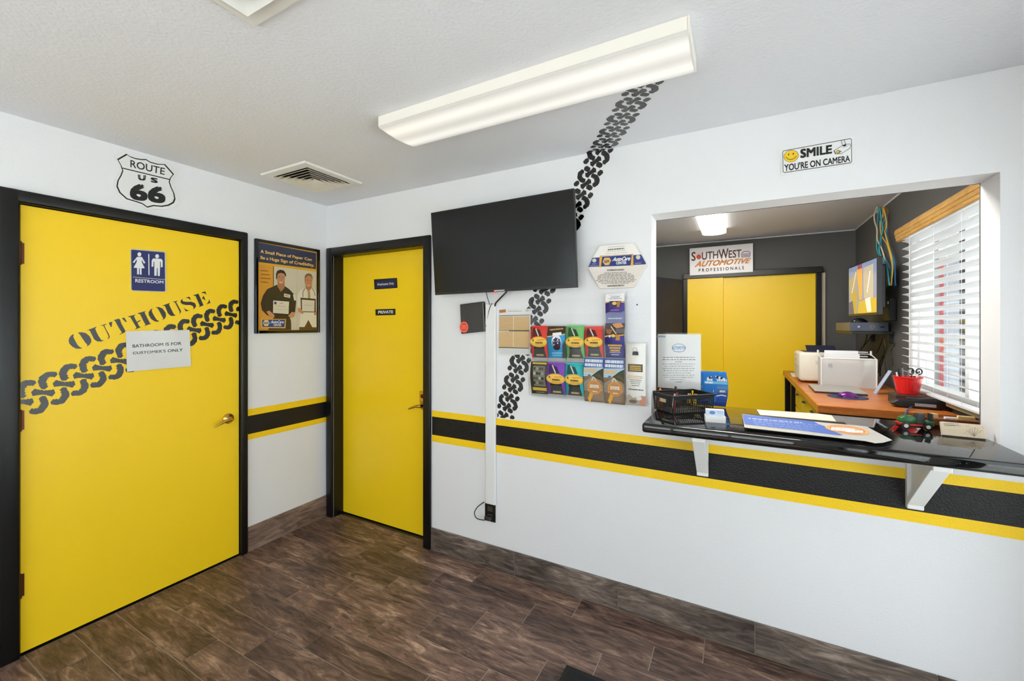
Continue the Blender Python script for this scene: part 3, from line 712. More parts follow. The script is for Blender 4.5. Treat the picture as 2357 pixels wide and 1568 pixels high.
def cable(name, label, pts, r, m, group=None, n=6, cat='cable'):
    o = MB().tube(pts, r, n, 6).build(name, m, None, smooth=True); return tag(o, label, cat, group)
YW = -.02
cable('tv_cable', 'thick black cable from the television into the white cable cover', [on(1166, 672, 1, -.06), on(1158, 680, 1, -.03), on(1148, 690, 1, YW), on(1141, 698, 1, YW), on(1139, 706, 1, -.012)], .005, BLACKPL)
cable('tv_cable', 'thin black cable running straight down behind the television', [on(1119, 672, 1, -.06), on(1122, 685, 1, -.03), on(1126, 698, 1, -.02), on(1127, 706, 1, -.012)], .0022, BLACKPL)
cable('tv_cable', 'thin black cable looping from the cable cover to the black wall box', [on(1134, 702, 1, -.014), on(1131, 700, 1, -.02), on(1125, 717, 1, -.018), on(1122, 735, 1, -.016), on(1120, 748, 1, -.016), on(1115, 755, 1, -.018)], .0022, BLACKPL)
tag(B(1.479, 1.551, -.018, -.0015, .398, 1.632).build('cable_cover', WHITEGLOSS, None, bevel=.006), 'white vertical cable cover channel crossing the yellow and black stripes', 'cable cover')
# outlet with plug
t = thing('wall_outlet', 'black wall outlet with a plug in it under the white cable cover', 'outlet', (1.507, -.003, .288))
B(1.47, 1.545, -.0065, -.0005, .288, .396).build('plate', mat('black_outlet_plate', (20, 19, 18), .35), t, bevel=.002)
for z in (.318, .366): B(1.49, 1.525, -.010, -.005, z - .015, z + .015).build('socket', mat('brown_socket', (70, 60, 48), .4), t, bevel=.004)
t = thing('power_plug', 'black power plug with a looped cord plugged into the lower wall socket', 'plug', (1.505, -.02, .29))
B(1.485, 1.527, -.042, -.0102, .305, .330).build('plug_body', mat('dark_brown_plastic', (44, 36, 30), .4), t, bevel=.006)
MB().tube([(1.49, -.04, .306), (1.44, -.05, .31), (1.415, -.04, .335), (1.43, -.03, .37), (1.462, -.02, .398), (1.47, -.012, .402)], .003, 8, 6).build('cord', BLACKPL, t, smooth=True)
# black wall box with red sticker
t = thing('wall_box', 'glossy black wall box with round red sticker under the television', 'box', (1.365, -.02, 1.44))
q = [on(*p, 1, -.028) for p in ((1058,701),(1112,694),(1115.5,763),(1061,769))]
MB().prism(q, (0, .0275, 0)).build('case', mat('black_box_gloss', (34, 28, 20), .08, spec=.7), t, bevel=.005, seg=3)
pr = pxprint(1, -.028, (0, -1, 0), base=.0008); pr.ell(1068.3, 753.2, 10.2, 13.2, (226, 60, 40)).ell(1068.3, 753.2, 8.8, 11.6, (250, 200, 180)).ell(1068.3, 753.2, 8.2, 11, (232, 70, 44))
for k in range(3): pr.dashes((1063, 749 + k * 3), (1074, 749 + k * 3), 1, (250, 180, 160), k)
pr.build('sticker', t)
# service sheet beside the cable cover
t = thing('notice_sheet', 'white printed notice with tan table rows in a clear sleeve by the brochure rack', 'notice', (1.675, -.003, 1.33))
MB().prism([on(*p, 1, -.001) for p in ((1148,711),(1221,711),(1221,816),(1148,817))], (0, -.0012, 0)).build('sheet', PAPER, t)
cr = crop(1040, 660, 8.71); pr = pxprint(1, -.0022, (0, -1, 0), cr, base=.0002)
pr.poly([(948,470),(1080,455),(1085,515),(955,530)], (186,120,62)).dashes((1125,487),(1400,484),12,(150,150,150),1).line([(950,583),(1562,570)],12,(40,38,40))
for a, b, n in ((600,880,11),(905,1212,11)):
    pr.poly([(948,a),(1560,a-8),(1560,b+6),(948,b)], (222,190,140))
    for k in range(n):
        y = a + (b - a) * (k + .3) / n
        pr.dashes((952, y), (1235, y - 4), 8, (190,146,88), k).dashes((1255, y - 4), (1555, y - 6), 8, (200,158,102), k + 40)
    pr.line([(1242,a),(1242,b)],10,(240,226,200))
pr.line([(950,886),(1150,886)],6,(120,110,100)).line([(1155,886),(1560,886)],16,(40,38,40)).line([(950,1218),(1560,1235)],14,(48,44,44))
for k in range(4): pr.dashes((950,1260+k*22),(1555,1265+k*22),6,(205,204,200),k+70)
pr.ell(1520,480,26,18,(70,60,55)).ell(1520,482,18,12,(228,228,226)); pr.build('print', t)
B(1.566, 1.797, -.0042, -.0036, 1.318, 1.601).build('sleeve', SLEEVE, t)

# hexagonal plaque
t = thing('hexagon_plaque', 'cream hexagonal plaque with a blue band on the wall beside the serving window', 'plaque', (2.285, -.01, 1.69))
cr = crop(1340, 550, 12.06); HX = [(500,180),(1430,105),(1465,125),(1788,690),(1785,730),(1430,1330),(1390,1352),(500,1386),(470,1370),(155,815),(155,780),(470,205)]
MB().prism([on(*p, 1, -.024) for p in cr(HX)], (0, .0235, 0)).build('board', mat('cream_plaque', (226, 216, 206), .4), t, bevel=.003)
pr = pxprint(1, -.024, (0, -1, 0), cr, base=.0004); BL = (52,62,128)
pr.poly([(495,195),(1430,120),(1620,440),(300,520)], (240,236,230)).poly([(288,527),(1640,437),(1778,688),(1745,708),(170,784)], BL)
pr.poly([(485,480),(560,474),(520,790),(472,795)], (226,170,72)).poly([(1375,428),(1420,425),(1422,742),(1345,752)], (226,170,72)).line([(500,475),(1420,425)],14,(206,140,70))
pr.poly([(562,492),(1378,442),(1340,738),(526,772)], (44,54,120)).poly([(620,526),(758,520),(804,600),(750,724),(642,735),(572,640)], (230,182,90))
pr.text('NAPA', [(615,588),(762,574),(756,664),(615,680)], (48,56,120), .03).text('AutoCare', [(862,512),(1352,482),(1330,600),(838,624)], (236,234,232), .03, .3).text('CENTER', [(948,632),(1232,622),(1230,700),(942,712)], (236,234,232), .03)
pr.ell(340,600,58,54,(214,204,190)).ell(1556,512,62,60,(214,204,190)); pr.dashes((275,690),(400,684),16,(170,178,210),1).dashes((215,745),(450,735),12,(170,178,210),2).dashes((1465,675),(1640,665),16,(190,196,220),3)
pr.dashes((720,225),(1190,190),18,(196,188,180),4).dashes((720,288),(1170,250),30,(80,74,80),5).dashes((700,345),(1200,305),16,(190,182,174),6).dashes((655,410),(1250,365),16,(196,188,180),7)
pr.dashes((700,850),(1180,835),44,(130,122,120),8)
for k, (a, b) in enumerate(((625,1250),(510,1360),(445,1440),(430,1450),(430,1460),(385,1500),(450,1440),(540,1310))): pr.dashes((a, 945 + k * 41), (b, 920 + k * 42), 16, (124,116,114), 20 + k)
pr.dashes((705,1295),(1165,1275),36,(110,98,96),31); pr.build('print', t)

# smile sign
t = thing('camera_sign', 'white rectangular smile sign with yellow smiley face above the serving window', 'sign', (3.15, -.002, 2.165))
cr = crop(1780, 300, 11.224)
MB().prism([on(*p, 1, -.0008) for p in cr([(205,525),(2075,155),(2085,870),(208,1178)])], (0, -.003, 0)).build('plate', mat('white_metal_plate', (234, 234, 233), .35), t)
pr = pxprint(1, -.0038, (0, -1, 0), cr)
OUTL = [(235,570),(262,525),(1985,208),(2025,232),(2030,815),(2000,848),(290,1102),(245,1075)]
pr.poly(OUTL, BK).poly([(250,575),(270,540),(1985,225),(2010,243),(2013,810),(1990,832),(292,1085),(260,1068)], (234,234,233))
pr.ell(460,668,196,156,(70,52,24),32,-.22).ell(460,668,186,147,(240,198,40),32,-.22).ell(395,628,14,30,BK,12,.2).ell(515,612,14,30,BK,12,.2)
pr.line([(318,690),(370,740),(440,762),(510,745),(565,705),(598,668)], 14, BK)
pr.text('SMILE', [(695,490),(1515,372),(1515,604),(695,728)], BK, .04).text("YOU'RE ON CAMERA", [(280,882),(1978,640),(1982,812),(285,1066)], BK, .022)
pr.line([(1750,265),(1785,390)], 12, BK).line([(1830,255),(1868,370)], 12, BK).line([(1565,530),(1785,395),(1870,365),(1985,360),(1995,400),(1975,470),(1760,605),(1610,620),(1565,530)], 10, BK).line([(1565,530),(1610,620)], 22, BK).poly([(1790,390),(1870,365),(1882,410),(1800,425)], BK).line([(1790,470),(1950,400)], 6, (120,120,120))
pr.ell(1670,560,50,45,BK).ell(1665,562,36,32,(226,190,60)).poly([(1735,520),(1755,560),(1725,570)], BK); pr.build('print', t)

# ------------------------------------------------------------------ brochure rack
RY = -.034
t = thing('brochure_rack', 'clear acrylic wall rack of pockets holding brochures beside the serving window', 'rack', (2.12, -.02, 1.08))
B(1.787, 2.458, -.005, -.0015, 1.082, 1.648).build('back_panel', ACRYL, t)
cw = (2.452 - 1.792) / 6
for r, z in enumerate((1.095, 1.297, 1.475)):
    for c in range(6):
        if c == 5 and r == 1: continue
        x0 = 1.792 + cw * c + .003; x1 = x0 + cw - .006; d = RY - .014; hh = .10 if r < 2 else .085
        m = MB().rows([[(x, -.005, z), (x, d, z), (x, d - .003, z + hh * .5), (x, d - .006, z + hh)] for x in (x0, x1)])
        m.build('pocket', ACRYL, t, solid=.002)
for c in range(7):
    x = 1.792 + cw * c; B(x - .0012, x + .0012, RY - .012, -.005, 1.095, 1.2).build('divider', ACRYL, t); B(x - .0012, x + .0012, RY - .012, -.005, 1.297, 1.395).build('divider', ACRYL, t)
MB().lathe((2.395, -.0052, 1.605), [(.004, 0), (.004, -.002)], 10, 'y').build('screw', BLACKPL, t)

def brochure(label, box, draw, base, depth=.0, bulge=.010, name='brochure', grey=True):
    """curved leaflet; draw(pr) prints in unit coordinates (0..1 across, 0..1 down)"""
    u0, v0, u1, v1 = box; a = on(u0, (v0 + v1) / 2, 1, RY); b = on(u1, (v0 + v1) / 2, 1, RY)
    zt = on((u0 + u1) / 2, v0, 1, RY).z; zb = on((u0 + u1) / 2, v1, 1, RY).z; x0, x1 = a.x, b.x
    def mp(p, q):
        z = zt + (zb - zt) * q
        return Vector((x0 + (x1 - x0) * p, RY - depth - bulge * math.sin(q * math.pi * 1.7 - .5), z))
    N = 14
    o = MB().rows([[mp(p, k / N) for p in (0, 1)] for k in range(N + 1)])
    o = o.build(name, base, None, smooth=True, solid=.0008); tag(o, label, 'brochure', 'brochures in the wall rack')
    pr = Print(mp, (0, -1, 0), base=.0009, step=.0001)
    orig = pr.poly
    def strips(pts, c, new=True):      # cut tall shapes into bands so that they follow the curve
        lo, hi = min(p[1] for p in pts), max(p[1] for p in pts)
        if hi - lo < .09: return orig(pts, c, new)
        n = int((hi - lo) / .07) + 1
        for k in range(n):
            q0, q1 = lo + (hi - lo) * k / n, lo + (hi - lo) * (k + 1) / n
            def clip(P, s, y):
                out = []
                for i in range(len(P)):
                    A, Bp = P[i], P[(i + 1) % len(P)]; ia, ib = s * (A[1] - y) >= -1e-9, s * (Bp[1] - y) >= -1e-9
                    if ia: out.append(A)
                    if ia != ib: tt = (y - A[1]) / (Bp[1] - A[1]); out.append((A[0] + (Bp[0] - A[0]) * tt, y))
                return out
            P = clip(clip(pts, 1, q0), -1, q1)
            if len(P) > 2: orig(P, c, new); new = False
        return pr
    pr.poly = strips
    draw(pr); pr.build('print', o); return o
def tyre_leaflet(c, dark, tint=(250, 216, 120)):
    def d(p):
        p.poly([(.12,.06),(.55,.12),(.72,.30),(.10,.32)], dark).line([(.28,.08),(.5,.30)], .05, (214,214,206)).poly([(0,.0),(1,0),(1,.035),(0,.035)], tuple(min(255, int(v * 1.12)) for v in c))
        p.poly([(.22,.58),(.78,.58),(.84,.68),(.16,.68)], (24,20,20)).poly([(.2,.66),(.8,.66),(.92,.93),(.1,.93)], (58,62,64)).poly([(0,.93),(1,.93),(1,1),(0,1)], (168,166,162))
        p.ell(.5,.47,.52,.155,(226,176,60)).ell(.5,.465,.47,.125,(240,196,84)).dashes((.42,.40),(.86,.39),.03,(214,120,40),2).text('A', rquad(.1,.38,.22,.46), (52,42,28), .03).dashes((.3,.47),(.75,.47),.05,(90,66,30),3).dashes((.3,.55),(.8,.55),.02,(190,140,60),4)
        p.dashes((.3,.83),(.75,.83),.05,(206,180,120),5)
    return d
RED=(214,58,44); GRN=(108,178,98); PUR=(124,66,172); TEA=(50,176,180)
brochure('red tabbed car care brochure at the tyre track side of the rack', (1223,750,1260,829), tyre_leaflet(RED,(84,20,20)), ink(RED))
def jar(p):
    p.poly([(0,0),(1,0),(1,.22),(0,.3)], (62,40,24)).dashes((.12,.09),(.88,.05),.04,(224,180,90),1).line([(0,.31),(1,.23)],.03,(226,190,110))
    p.poly([(.3,.2),(.78,.17),(.8,.26),(.3,.28)], (236,236,236)).ell(.53,.46,.27,.21,(226,230,240)).ell(.53,.5,.24,.16,(58,40,70)).ell(.52,.62,.2,.08,(40,24,30))
    for k in range(9): p.ell(.38+.11*(k%4),.34+.05*(k//2),.035,.02,(40,50,110) if k%2 else (240,240,244),8)
    p.dashes((.22,.77),(.8,.76),.04,(150,210,240),3).dashes((.25,.84),(.75,.83),.03,(150,210,240),4).poly([(0,.93),(1,.93),(1,1),(0,1)],(168,166,162)).poly([(.86,.55),(1,.4),(1,.93),(.8,.93)],(70,66,62))
brochure('blue brochure picturing a glass jar, in the rack', (1261,751,1302,830), jar, ink((44,150,204)))
brochure('green tabbed car care brochure in the rack', (1304,749,1345,831), tyre_leaflet(GRN,(34,70,30)), ink(GRN))
brochure('red tabbed car care brochure beside the navy brochure', (1347,751,1388,828), tyre_leaflet(RED,(84,20,20)), ink(RED))
def navy(low):
    def d(p):
        if low:
            p.poly([(0,0),(1,0),(1,.38),(0,.38)], (58,36,28)).poly([(.35,.03),(.8,0),(.95,.12),(.6,.16),(.45,.1)], (214,140,84)).poly([(.05,.18),(.4,.2),(.3,.34),(.1,.3)], (150,90,60)).poly([(.55,.18),(1,.16),(1,.3),(.6,.3)], (100,96,100))
            p.line([(.3,.1),(.6,.32)],.04,(220,190,150)).line([(0,.40),(.3,.36),(.5,.38),(1,.34)],.03,(226,176,80))
            p.ell(.44,.37,.1,.045,(230,190,90)).ell(.26,.39,.05,.03,(226,226,230)).poly([(.6,.34),(.78,.33),(.78,.5),(.56,.5)],(186,130,60))
            for k in range(3): p.dashes((.16+.05*k,.62+k*.075),(.86-.06*k,.62+k*.075),.05,(226,176,70),k)
            p.dashes((.22,.84),(.78,.84),.02,(200,200,214),8).dashes((.3,.9),(.7,.9),.025,(200,200,214),9)
        else:
            p.poly([(0,0),(1,0),(1,.27),(0,.27)], (236,234,232)).dashes((.2,.05),(.8,.05),.015,(170,160,170),1).dashes((.28,.1),(.74,.1),.03,(120,110,120),2).dashes((.18,.16),(.84,.16),.025,(130,120,130),3)
            p.line([(0,.30),(.25,.27),(.75,.27),(1,.31)],.035,(228,184,90)).poly([(.22,.25),(.82,.25),(.82,.46),(.22,.46)],(54,42,90)).ell(.48,.33,.12,.055,(230,190,90)).poly([(.62,.27),(.8,.26),(.74,.46),(.6,.46)],(176,120,60))
            p.dashes((.28,.55),(.72,.54),.03,(190,130,190),5).poly([(0,.66),(.2,.62),(.8,.64),(1,.58),(1,1),(0,1)],(112,118,160)).dashes((.15,.82),(.85,.82),.04,(200,204,222),6)
    return d
brochure('navy and white folded brochure standing tallest in the rack', (1394,676,1438,744), navy(False), ink((70,54,130)), depth=.0, bulge=.004)
brochure('navy brochure with gold lettering and car photo in the rack', (1393,743,1438,824), navy(True), ink((58,56,128)))
def olive(p):
    p.poly([(.1,.02),(.95,.02),(.95,.07),(.1,.07)],(206,180,70)).poly([(.16,.12),(.86,.12),(.9,.72),(.2,.72)],(118,118,104))
    for k in range(16): p.rect(.2+.16*(k%4), .16+.14*(k//4), .3+.16*(k%4)+.02*(k%3), .24+.14*(k//4), [(58,50,40),(176,176,160),(84,72,56),(140,146,138)][(k*7+k//3)%4])
    p.poly([(.1,.76),(.95,.76),(.95,.85),(.1,.85)],(208,174,64)).dashes((.3,.89),(.8,.89),.02,(150,146,130),2).poly([(0,.95),(1,.95),(1,1),(0,1)],(168,166,162))
brochure('dark olive brochure with a gold band, under the red one by the tyre track', (1222,833,1260,911), olive, ink((66,58,44)))
brochure('purple tabbed car care brochure in the lower row of the rack', (1260,835,1301,914), tyre_leaflet(PUR,(52,24,70)), ink(PUR))
brochure('teal tabbed car care brochure in the lower row of the rack', (1302,836,1343,917), tyre_leaflet(TEA,(20,70,74)), ink(TEA))
def road(p):
    p.poly([(0,0),(1,0),(1,.26),(0,.26)],(44,84,156)).poly([(0,.22),(1,.2),(1,.38),(0,.42)],(170,196,214)).poly([(0,.25),(.7,.24),(.55,.34),(0,.32)],(206,180,140))
    p.poly([(.42,.4),(.75,.28),(1,.22),(1,.52),(.6,.44)],(54,58,34)).poly([(.55,.38),(.8,.34),(1,.44),(1,.54)],(84,74,36)).poly([(.48,.42),(.56,.42),(1,.62),(1,.75),(0,.75),(0,.55)],(150,138,124))
    p.line([(.5,.42),(.2,.75)],.04,(216,212,204)).line([(.53,.42),(.9,.72)],.03,(216,212,204))
    p.dashes((.06,.035),(.94,.035),.065,(232,234,240),3)
    p.dashes((.05,.125),(.95,.125),.065,(232,234,240),4)
    p.line([(.5,.66),(.22,.98)],.14,(226,170,60)).ell(.54,.66,.36,.165,(222,150,60)).ell(.54,.66,.29,.132,(196,140,84)).dashes((.32,.60),(.76,.60),.045,(238,232,220),6).dashes((.3,.65),(.78,.65),.025,(238,232,220),7).dashes((.42,.745),(.68,.745),.025,(240,236,226),8)
    p.ell(.3,.39,.08,.02,(90,110,130))
brochure('road map brochure with orange route circle, beside the teal brochure', (1345,824,1390,926), road, ink((150,126,104)), depth=.003)
brochure('road map brochure with orange route circle, beside the tall white rack card', (1391,826,1438,931), road, ink((150,126,104)), depth=.003)
def tall(p):
    p.poly([(.1,.335),(.86,.335),(.86,.46),(.1,.46)],(104,96,86)).poly([(.13,.345),(.83,.345),(.83,.45),(.13,.45)],(84,78,70))
    for k in range(3): p.dashes((.2,.36+k*.03),(.78,.36+k*.03),.02,(214,176,84),k)
    p.dashes((.1,.525),(.84,.525),.012,(224,170,120),5).dashes((.08,.55),(.86,.55),.012,(224,170,120),6)
    for k in range(4): p.dashes((.2+.03*k,.585+.03*k),(.8-.04*k,.583+.03*k),.013,(136,136,134),10+k)
    p.dashes((.12,.735),(.88,.74),.018,(96,94,96),20)
    p.poly([(0,.86),(.15,.83),(.35,.88),(.6,.86),(.8,.84),(1,.86),(1,1),(0,1)],(176,160,146)).poly([(.7,.86),(1,.84),(1,1),(.72,1)],(200,140,110)).ell(.66,.88,.14,.035,(226,222,216)).ell(.35,.94,.2,.03,(110,98,90))
tc_ = brochure('tall white rack card held by a black binder clip, nearest the serving window', (1442,790,1487,933), tall, ink((236,233,226)), depth=.008, bulge=.004)
t = thing('binder_clip', 'small black binder clip at the top of the tall white rack card', 'clip', tuple(on(1463, 806, 1, RY - .02)))
c = on(1463, 812, 1, RY - .014)
MB().prism([c + Vector(p) for p in ((-.015, .0, -.012), (.015, .0, -.012), (.012, -.0, .006), (-.012, 0, .006))], (0, -.012, 0)).build('body', BLACKPL, t, bevel=.001)
MB().tube([c + Vector(p) for p in ((-.008, -.013, .004), (-.009, -.015, .02), (0, -.016, .026), (.009, -.015, .02), (.008, -.013, .004))], .0012, 6, 4).build('wire_loop', STEEL, t, smooth=True)
t = tag(MB().rows([[on(u, v, 1, RY - d) for u in (1443, 1489)] for v, d in ((765, .002), (780, .012), (800, .018))]).build('sleeve_pocket', SLEEVE, None), 'empty clear plastic pocket curving above the binder clip', 'pocket')

# ------------------------------------------------------------------ serving counter
t = thing('counter_top', 'polished black granite counter through the serving window on white brackets', 'counter', (3.09, 0, CT - .042))
B(2.478, 3.695, -.312, .302, CT - .042, CT).build('slab', GRANITE, t, bevel=.012, smooth=True, seg=4)
SPK = mat('pale_granite_fleck', (150, 146, 138), .3); rd = random.Random(3); m = MB()
for k in range(260):
    x, y, r = rd.uniform(2.5, 3.68), rd.uniform(-.298, .29), rd.uniform(.0004, .0011)
    m.poly([(x + r * math.cos(a), y + r * math.sin(a), CT + .00012) for a in (0, 1.25, 2.5, 3.77, 5.03)])
for k in range(60):
    x, z, r = rd.uniform(2.5, 3.68), rd.uniform(CT - .03, CT - .014), rd.uniform(.0004, .0009)
    m.poly([(x + r * math.cos(a), -.31212, z + r * math.sin(a)) for a in (0, 1.25, 2.5, 3.77, 5.03)])
m.build('flecks', SPK, t)['kind'] = 'stuff'
def bracket(label, x0):
    x1 = x0 + .05; t = thing('shelf_bracket', label, 'bracket', (x0 + .025, -.02, .779), 'white brackets under the counter')
    B(x0, x1, -.026, -.0015, .779, CT - .042).build('back_plate', WHITEGLOSS, t, bevel=.003)
    B(x0, x1, -.27, -.026, CT - .066, CT - .0425).build('top_arm', WHITEGLOSS, t, bevel=.003)
    MB().prism([(x0 + .012, -.026, .80), (x0 + .012, -.026, CT - .066), (x0 + .012, -.235, CT - .066)], (.026, 0, 0)).build('web', WHITEGLOSS, t)
    MB().prism([(x0, -.026, .795), (x0, -.026, .825), (x0, -.225, CT - .066), (x0, -.255, CT - .066)], (.05, 0, 0)).build('diagonal_brace', WHITEGLOSS, t, bevel=.002)
bracket('white shelf bracket under the counter below the black basket', 2.678)
bracket('white shelf bracket under the counter end below the toy truck', 3.436)

# basket
t = thing('mesh_basket', 'black perforated plastic basket on the granite counter', 'basket', (2.61, .07, CT))
BM = Matrix.Translation((2.575, -.058, CT)) @ Matrix.Rotation(math.radians(44), 4, 'Z')
bw, bd, bh, fl = .228, .144, .088, .010
def bside(p0, p1, n, rows=5):
    """perforated side: grid of bars between bottom edge p0-p1 and the flared rim"""
    p0, p1, n = Vector(p0), Vector(p1), Vector(n); m = MB(); e = (p1 - p0).normalized(); L = (p1 - p0).length; N = int(L / .0115)
    def P(u, h): return p0 + e * (u * L) + n * (fl * h / bh) + Vector((0, 0, h))
    for i in range(N + 1):
        u = i / N; a = .0011 if 0 < i < N else .003
        m.prism([P(u, .0) - e * a, P(u, .0) + e * a, P(u, bh) + e * a, P(u, bh) - e * a], n * .002)
    for j in range(rows + 1):
        h = .004 + (bh - .02) * j / rows; g = .0011 if 0 < j < rows else .0025
        m.prism([P(0, h - g), P(1, h - g), P(1, h + g), P(0, h + g)], n * .0021)
    m.prism([P(0, bh - .016), P(1, bh - .016), P(1, bh), P(0, bh)], n * .0025)
    return m.xf(BM)
for a, b, n in (((0, 0, 0), (bw, 0, 0), (0, -1, 0)), ((0, bd, 0), (bw, bd, 0), (0, 1, 0)), ((0, 0, 0), (0, bd, 0), (-1, 0, 0)), ((bw, 0, 0), (bw, bd, 0), (1, 0, 0))):
    bside(a, b, n).build('side', BLACKPL, t)
B(0, bw, 0, bd, .0, .004).xf(BM).build('base', BLACKPL, t)
r_ = [(-fl, -fl), (bw + fl, -fl), (bw + fl, bd + fl), (-fl, bd + fl), (-fl, -fl)]
MB().tube([Vector((a, b, bh)) for a, b in r_], .0045, 8).xf(BM).build('rim', BLACKPL, t)
B(-fl * .6 - .004, -fl * .6 + .0005, .045, .09, .05, .066).xf(BM).build('handle_tag', mat('tan_tag', (190, 176, 140), .6), t)
def pen(label, p, q, r, m, mc):
    e = thing('pen', label, 'pen', tuple(Vector(p)), 'pens in the black basket'); p, q = Vector(p), Vector(q)
    MB().tube([p, p.lerp(q, .7)], r, 10).build('barrel', m, e); MB().tube([p.lerp(q, .7), q], [r * 1.15, r * 1.15], 10).build('cap', mc, e)
pen('pen with a black cap standing up in the basket', BM @ Vector((.05, .07, .005)), BM @ Vector((.062, .06, .125)), .0045, WHITEPL, BLACKPL)
pen('red pen lying low in the basket', BM @ Vector((.03, .03, .006)), BM @ Vector((.05, .035, .098)), .004, mat('red_plastic', (200, 36, 34), .35), mat('red_plastic', (200, 36, 34)))
# orange bottle behind basket
t = thing('glue_bottle', 'slim orange bottle at the counter end behind the basket', 'bottle', (2.497, .085, CT))
ORP = mat('orange_plastic', (236, 112, 24), .35)
MB().lathe((2.492, .10, CT), [(.011, 0), (.013, .004), (.013, .06), (.008, .072), (.008, .08)], 16).build('body', ORP, t, smooth=True)
MB().lathe((2.492, .10, CT + .08), [(.007, 0), (.007, .008), (.003, .02)], 12).build('cap', ORP, t, smooth=True)
# sign holder
t = thing('sign_holder', 'white letter sheet in a clear upright holder behind the black basket', 'sign holder', (2.565, .25, CT))
B(2.456, 2.676, .2480, .2490, 1.150, 1.450).build('sheet', PAPER, t); B(2.452, 2.680, .2440, .2455, CT + .003, 1.458).build('front_pane', SLEEVE, t)
B(2.452, 2.680, .2500, .2515, CT + .003, 1.458).build('back_pane', ACRYL, t); B(2.452, 2.680, .235, .258, CT, CT + .003).build('foot', ACRYL, t)
cr = crop(1480, 740, 4.9); pr = pxprint(1, .2480, (0, -1, 0), cr, base=.0003)
pr.ell(405,300,80,50,(150,172,200)).ell(405,300,70,42,(224,228,232)).text('AUTOMOTIVE', rquad(330,280,480,318),(110,140,180),.03).dashes((345,335),(465,335),8,(170,170,176),2)
pr.poly([(160,160),(255,160),(255,180),(160,180)],(160,172,192))
for k, (a, b) in enumerate(((225,585),(220,590),(365,440),(225,590),(250,560),(225,585),(235,575),(265,540),(230,580),(240,575),(305,460),(370,440))): pr.dashes((a, 402 + k * 25), (b, 402 + k * 25), 8, (120,122,126) if k < 3 else (160,160,162), k + 5)
pr.build('print', t)
# blue flyer stand
t = thing('flyer_stand', 'blue curved flyer stand with white lettering beside the sign holder', 'flyer', (2.74, .28, CT))
def bmp(p, q): return Vector((2.655 + .142 * p + .010 * math.sin(q * 3.3) , .272 + .014 * math.sin(q * math.pi) * (1 if p > .5 else .6), 1.252 + (CT + .001 - 1.252) * q))
MB().rows([[bmp(p / 4, k / 12) for p in range(5)] for k in range(13)]).build('card', ink((38,120,200)), t, smooth=True, solid=.002)
pr = Print(lambda a, b: bmp(a, b), (0, -1, 0), base=.0016)
for k in range(6): pr.poly([(0,.42+k*.095),(1,.42+k*.095),(1,.42+(k+1)*.096),(0,.42+(k+1)*.096)], [(84,140,196),(90,108,140),(40,84,160),(30,78,168),(26,70,160),(22,54,120)][k], k == 0)
for k in range(9): pr.ell(.36+.065*k,.19-.05*math.sin(math.pi*k/8)+.03,.055,.045,(30,34,44) if k%2 else (226,228,232),10)
pr.dashes((.3,.22),(.98,.22),.06,(236,238,242),2).rect(.2,.29,.98,.37,(120,190,226)).dashes((.24,.31),(.94,.31),.05,(240,244,248),4).dashes((.5,.55),(.9,.54),.06,(230,234,240),5).line([(.6,.72),(.8,.68),(.95,.7)],.03,(236,238,242)).build('print', t)
# card box
t = thing('card_box', 'small white box of business cards on the counter beside the basket', 'card box', (2.764, -.15, CT))
CM = Matrix.Translation((2.764, -.15, CT)) @ Matrix.Rotation(math.radians(8), 4, 'Z')
B(-.041, .041, -.004, .05, 0, .028).xf(CM).build('box', WHITEPL, t, bevel=.001)
for k in range(6): B(-.038, .036, .004 + k * .006, .0085 + k * .006, .008, .056 - (k % 2) * .002).xf(CM).build('card', PAPER, t)
pr = Print(lambda a, b: CM @ Vector((a, .004, b)), (0, -1, 0)); pr.rect(-.036,.03,.034,.054,(206,218,240)).ell(-.012,.043,.012,.008,(110,140,190)).dashes((.008,.048),(.03,.048),.002,(140,160,200),1).dashes((.008,.042),(.03,.042),.002,(140,160,200),2).build('print', t)
# laminated sheets
LZ = CT
t = thing('underlay', 'black folder added on the counter under the blue laminated sheet', 'underlay', (3.08, -.08, CT))
B(2.887, 3.26, -.215, .08, CT, CT + .010).build('cover', mat('black_underlay', (14, 14, 15), .4), t, bevel=.002)  # black slab added to draw the dark strip below the sheet's edge
SP = [on(1708.5, 954, 2, CT + .0115), on(1713.5, 984.5, 2, CT + .0115), on(1985, 1016, 2, CT + .0115)]
t = thing('laminated_sheet', 'blue and white laminated info sheet with orange oval logo on the counter', 'sheet', (3.1, -.08, CT + .010))
cr = crop(1690, 930, 6.2027); SHZ = CT + .0112
OUTS = [(112,148),(145,338),(1870,532),(2010,563),(2120,556),(2255,520),(1885,325),(1480,290),(1330,160),(340,150)]
MB().prism([on(*p, 2, SHZ) for p in cr([(112,148),(145,338),(1500,490),(1870,532),(2010,563),(2120,556),(2255,520),(1885,325),(1480,288),(1200,262)])][::-1], (0, 0, .0012)).build('sheet', mat('white_laminate', (190, 188, 184), .3), t)
pr = pxprint(2, SHZ + .0012, (0, 0, 1), cr, base=.0002)
pr.poly([(114,150),(1130,248),(1205,290),(1285,315),(1330,355),(1480,415),(1555,445),(1500,452),(1000,390),(148,292)], (66,96,168))
pr.dashes((205,202),(985,266),11,(176,190,218),1)
for k in range(4): pr.dashes((270+k*10,236+k*24),(1200-k*40,300+k*24+k*6),6,(140,162,206),k+3)
pr.ell(1615,372,320,58,(226,152,90),32,.13).ell(1615,370,250,46,(70,40,34),32,.13).ell(1615,370,240,42,(226,150,110),32,.13).dashes((1385,335),(1720,360),44,(238,236,232),9).dashes((1600,378),(1840,390),30,(238,236,232),10)
pr.build('print', t)
t = thing('paper_sheet', 'cream printed sheet lying on the counter behind the blue laminated sheet', 'paper', (3.05, .2, CT))
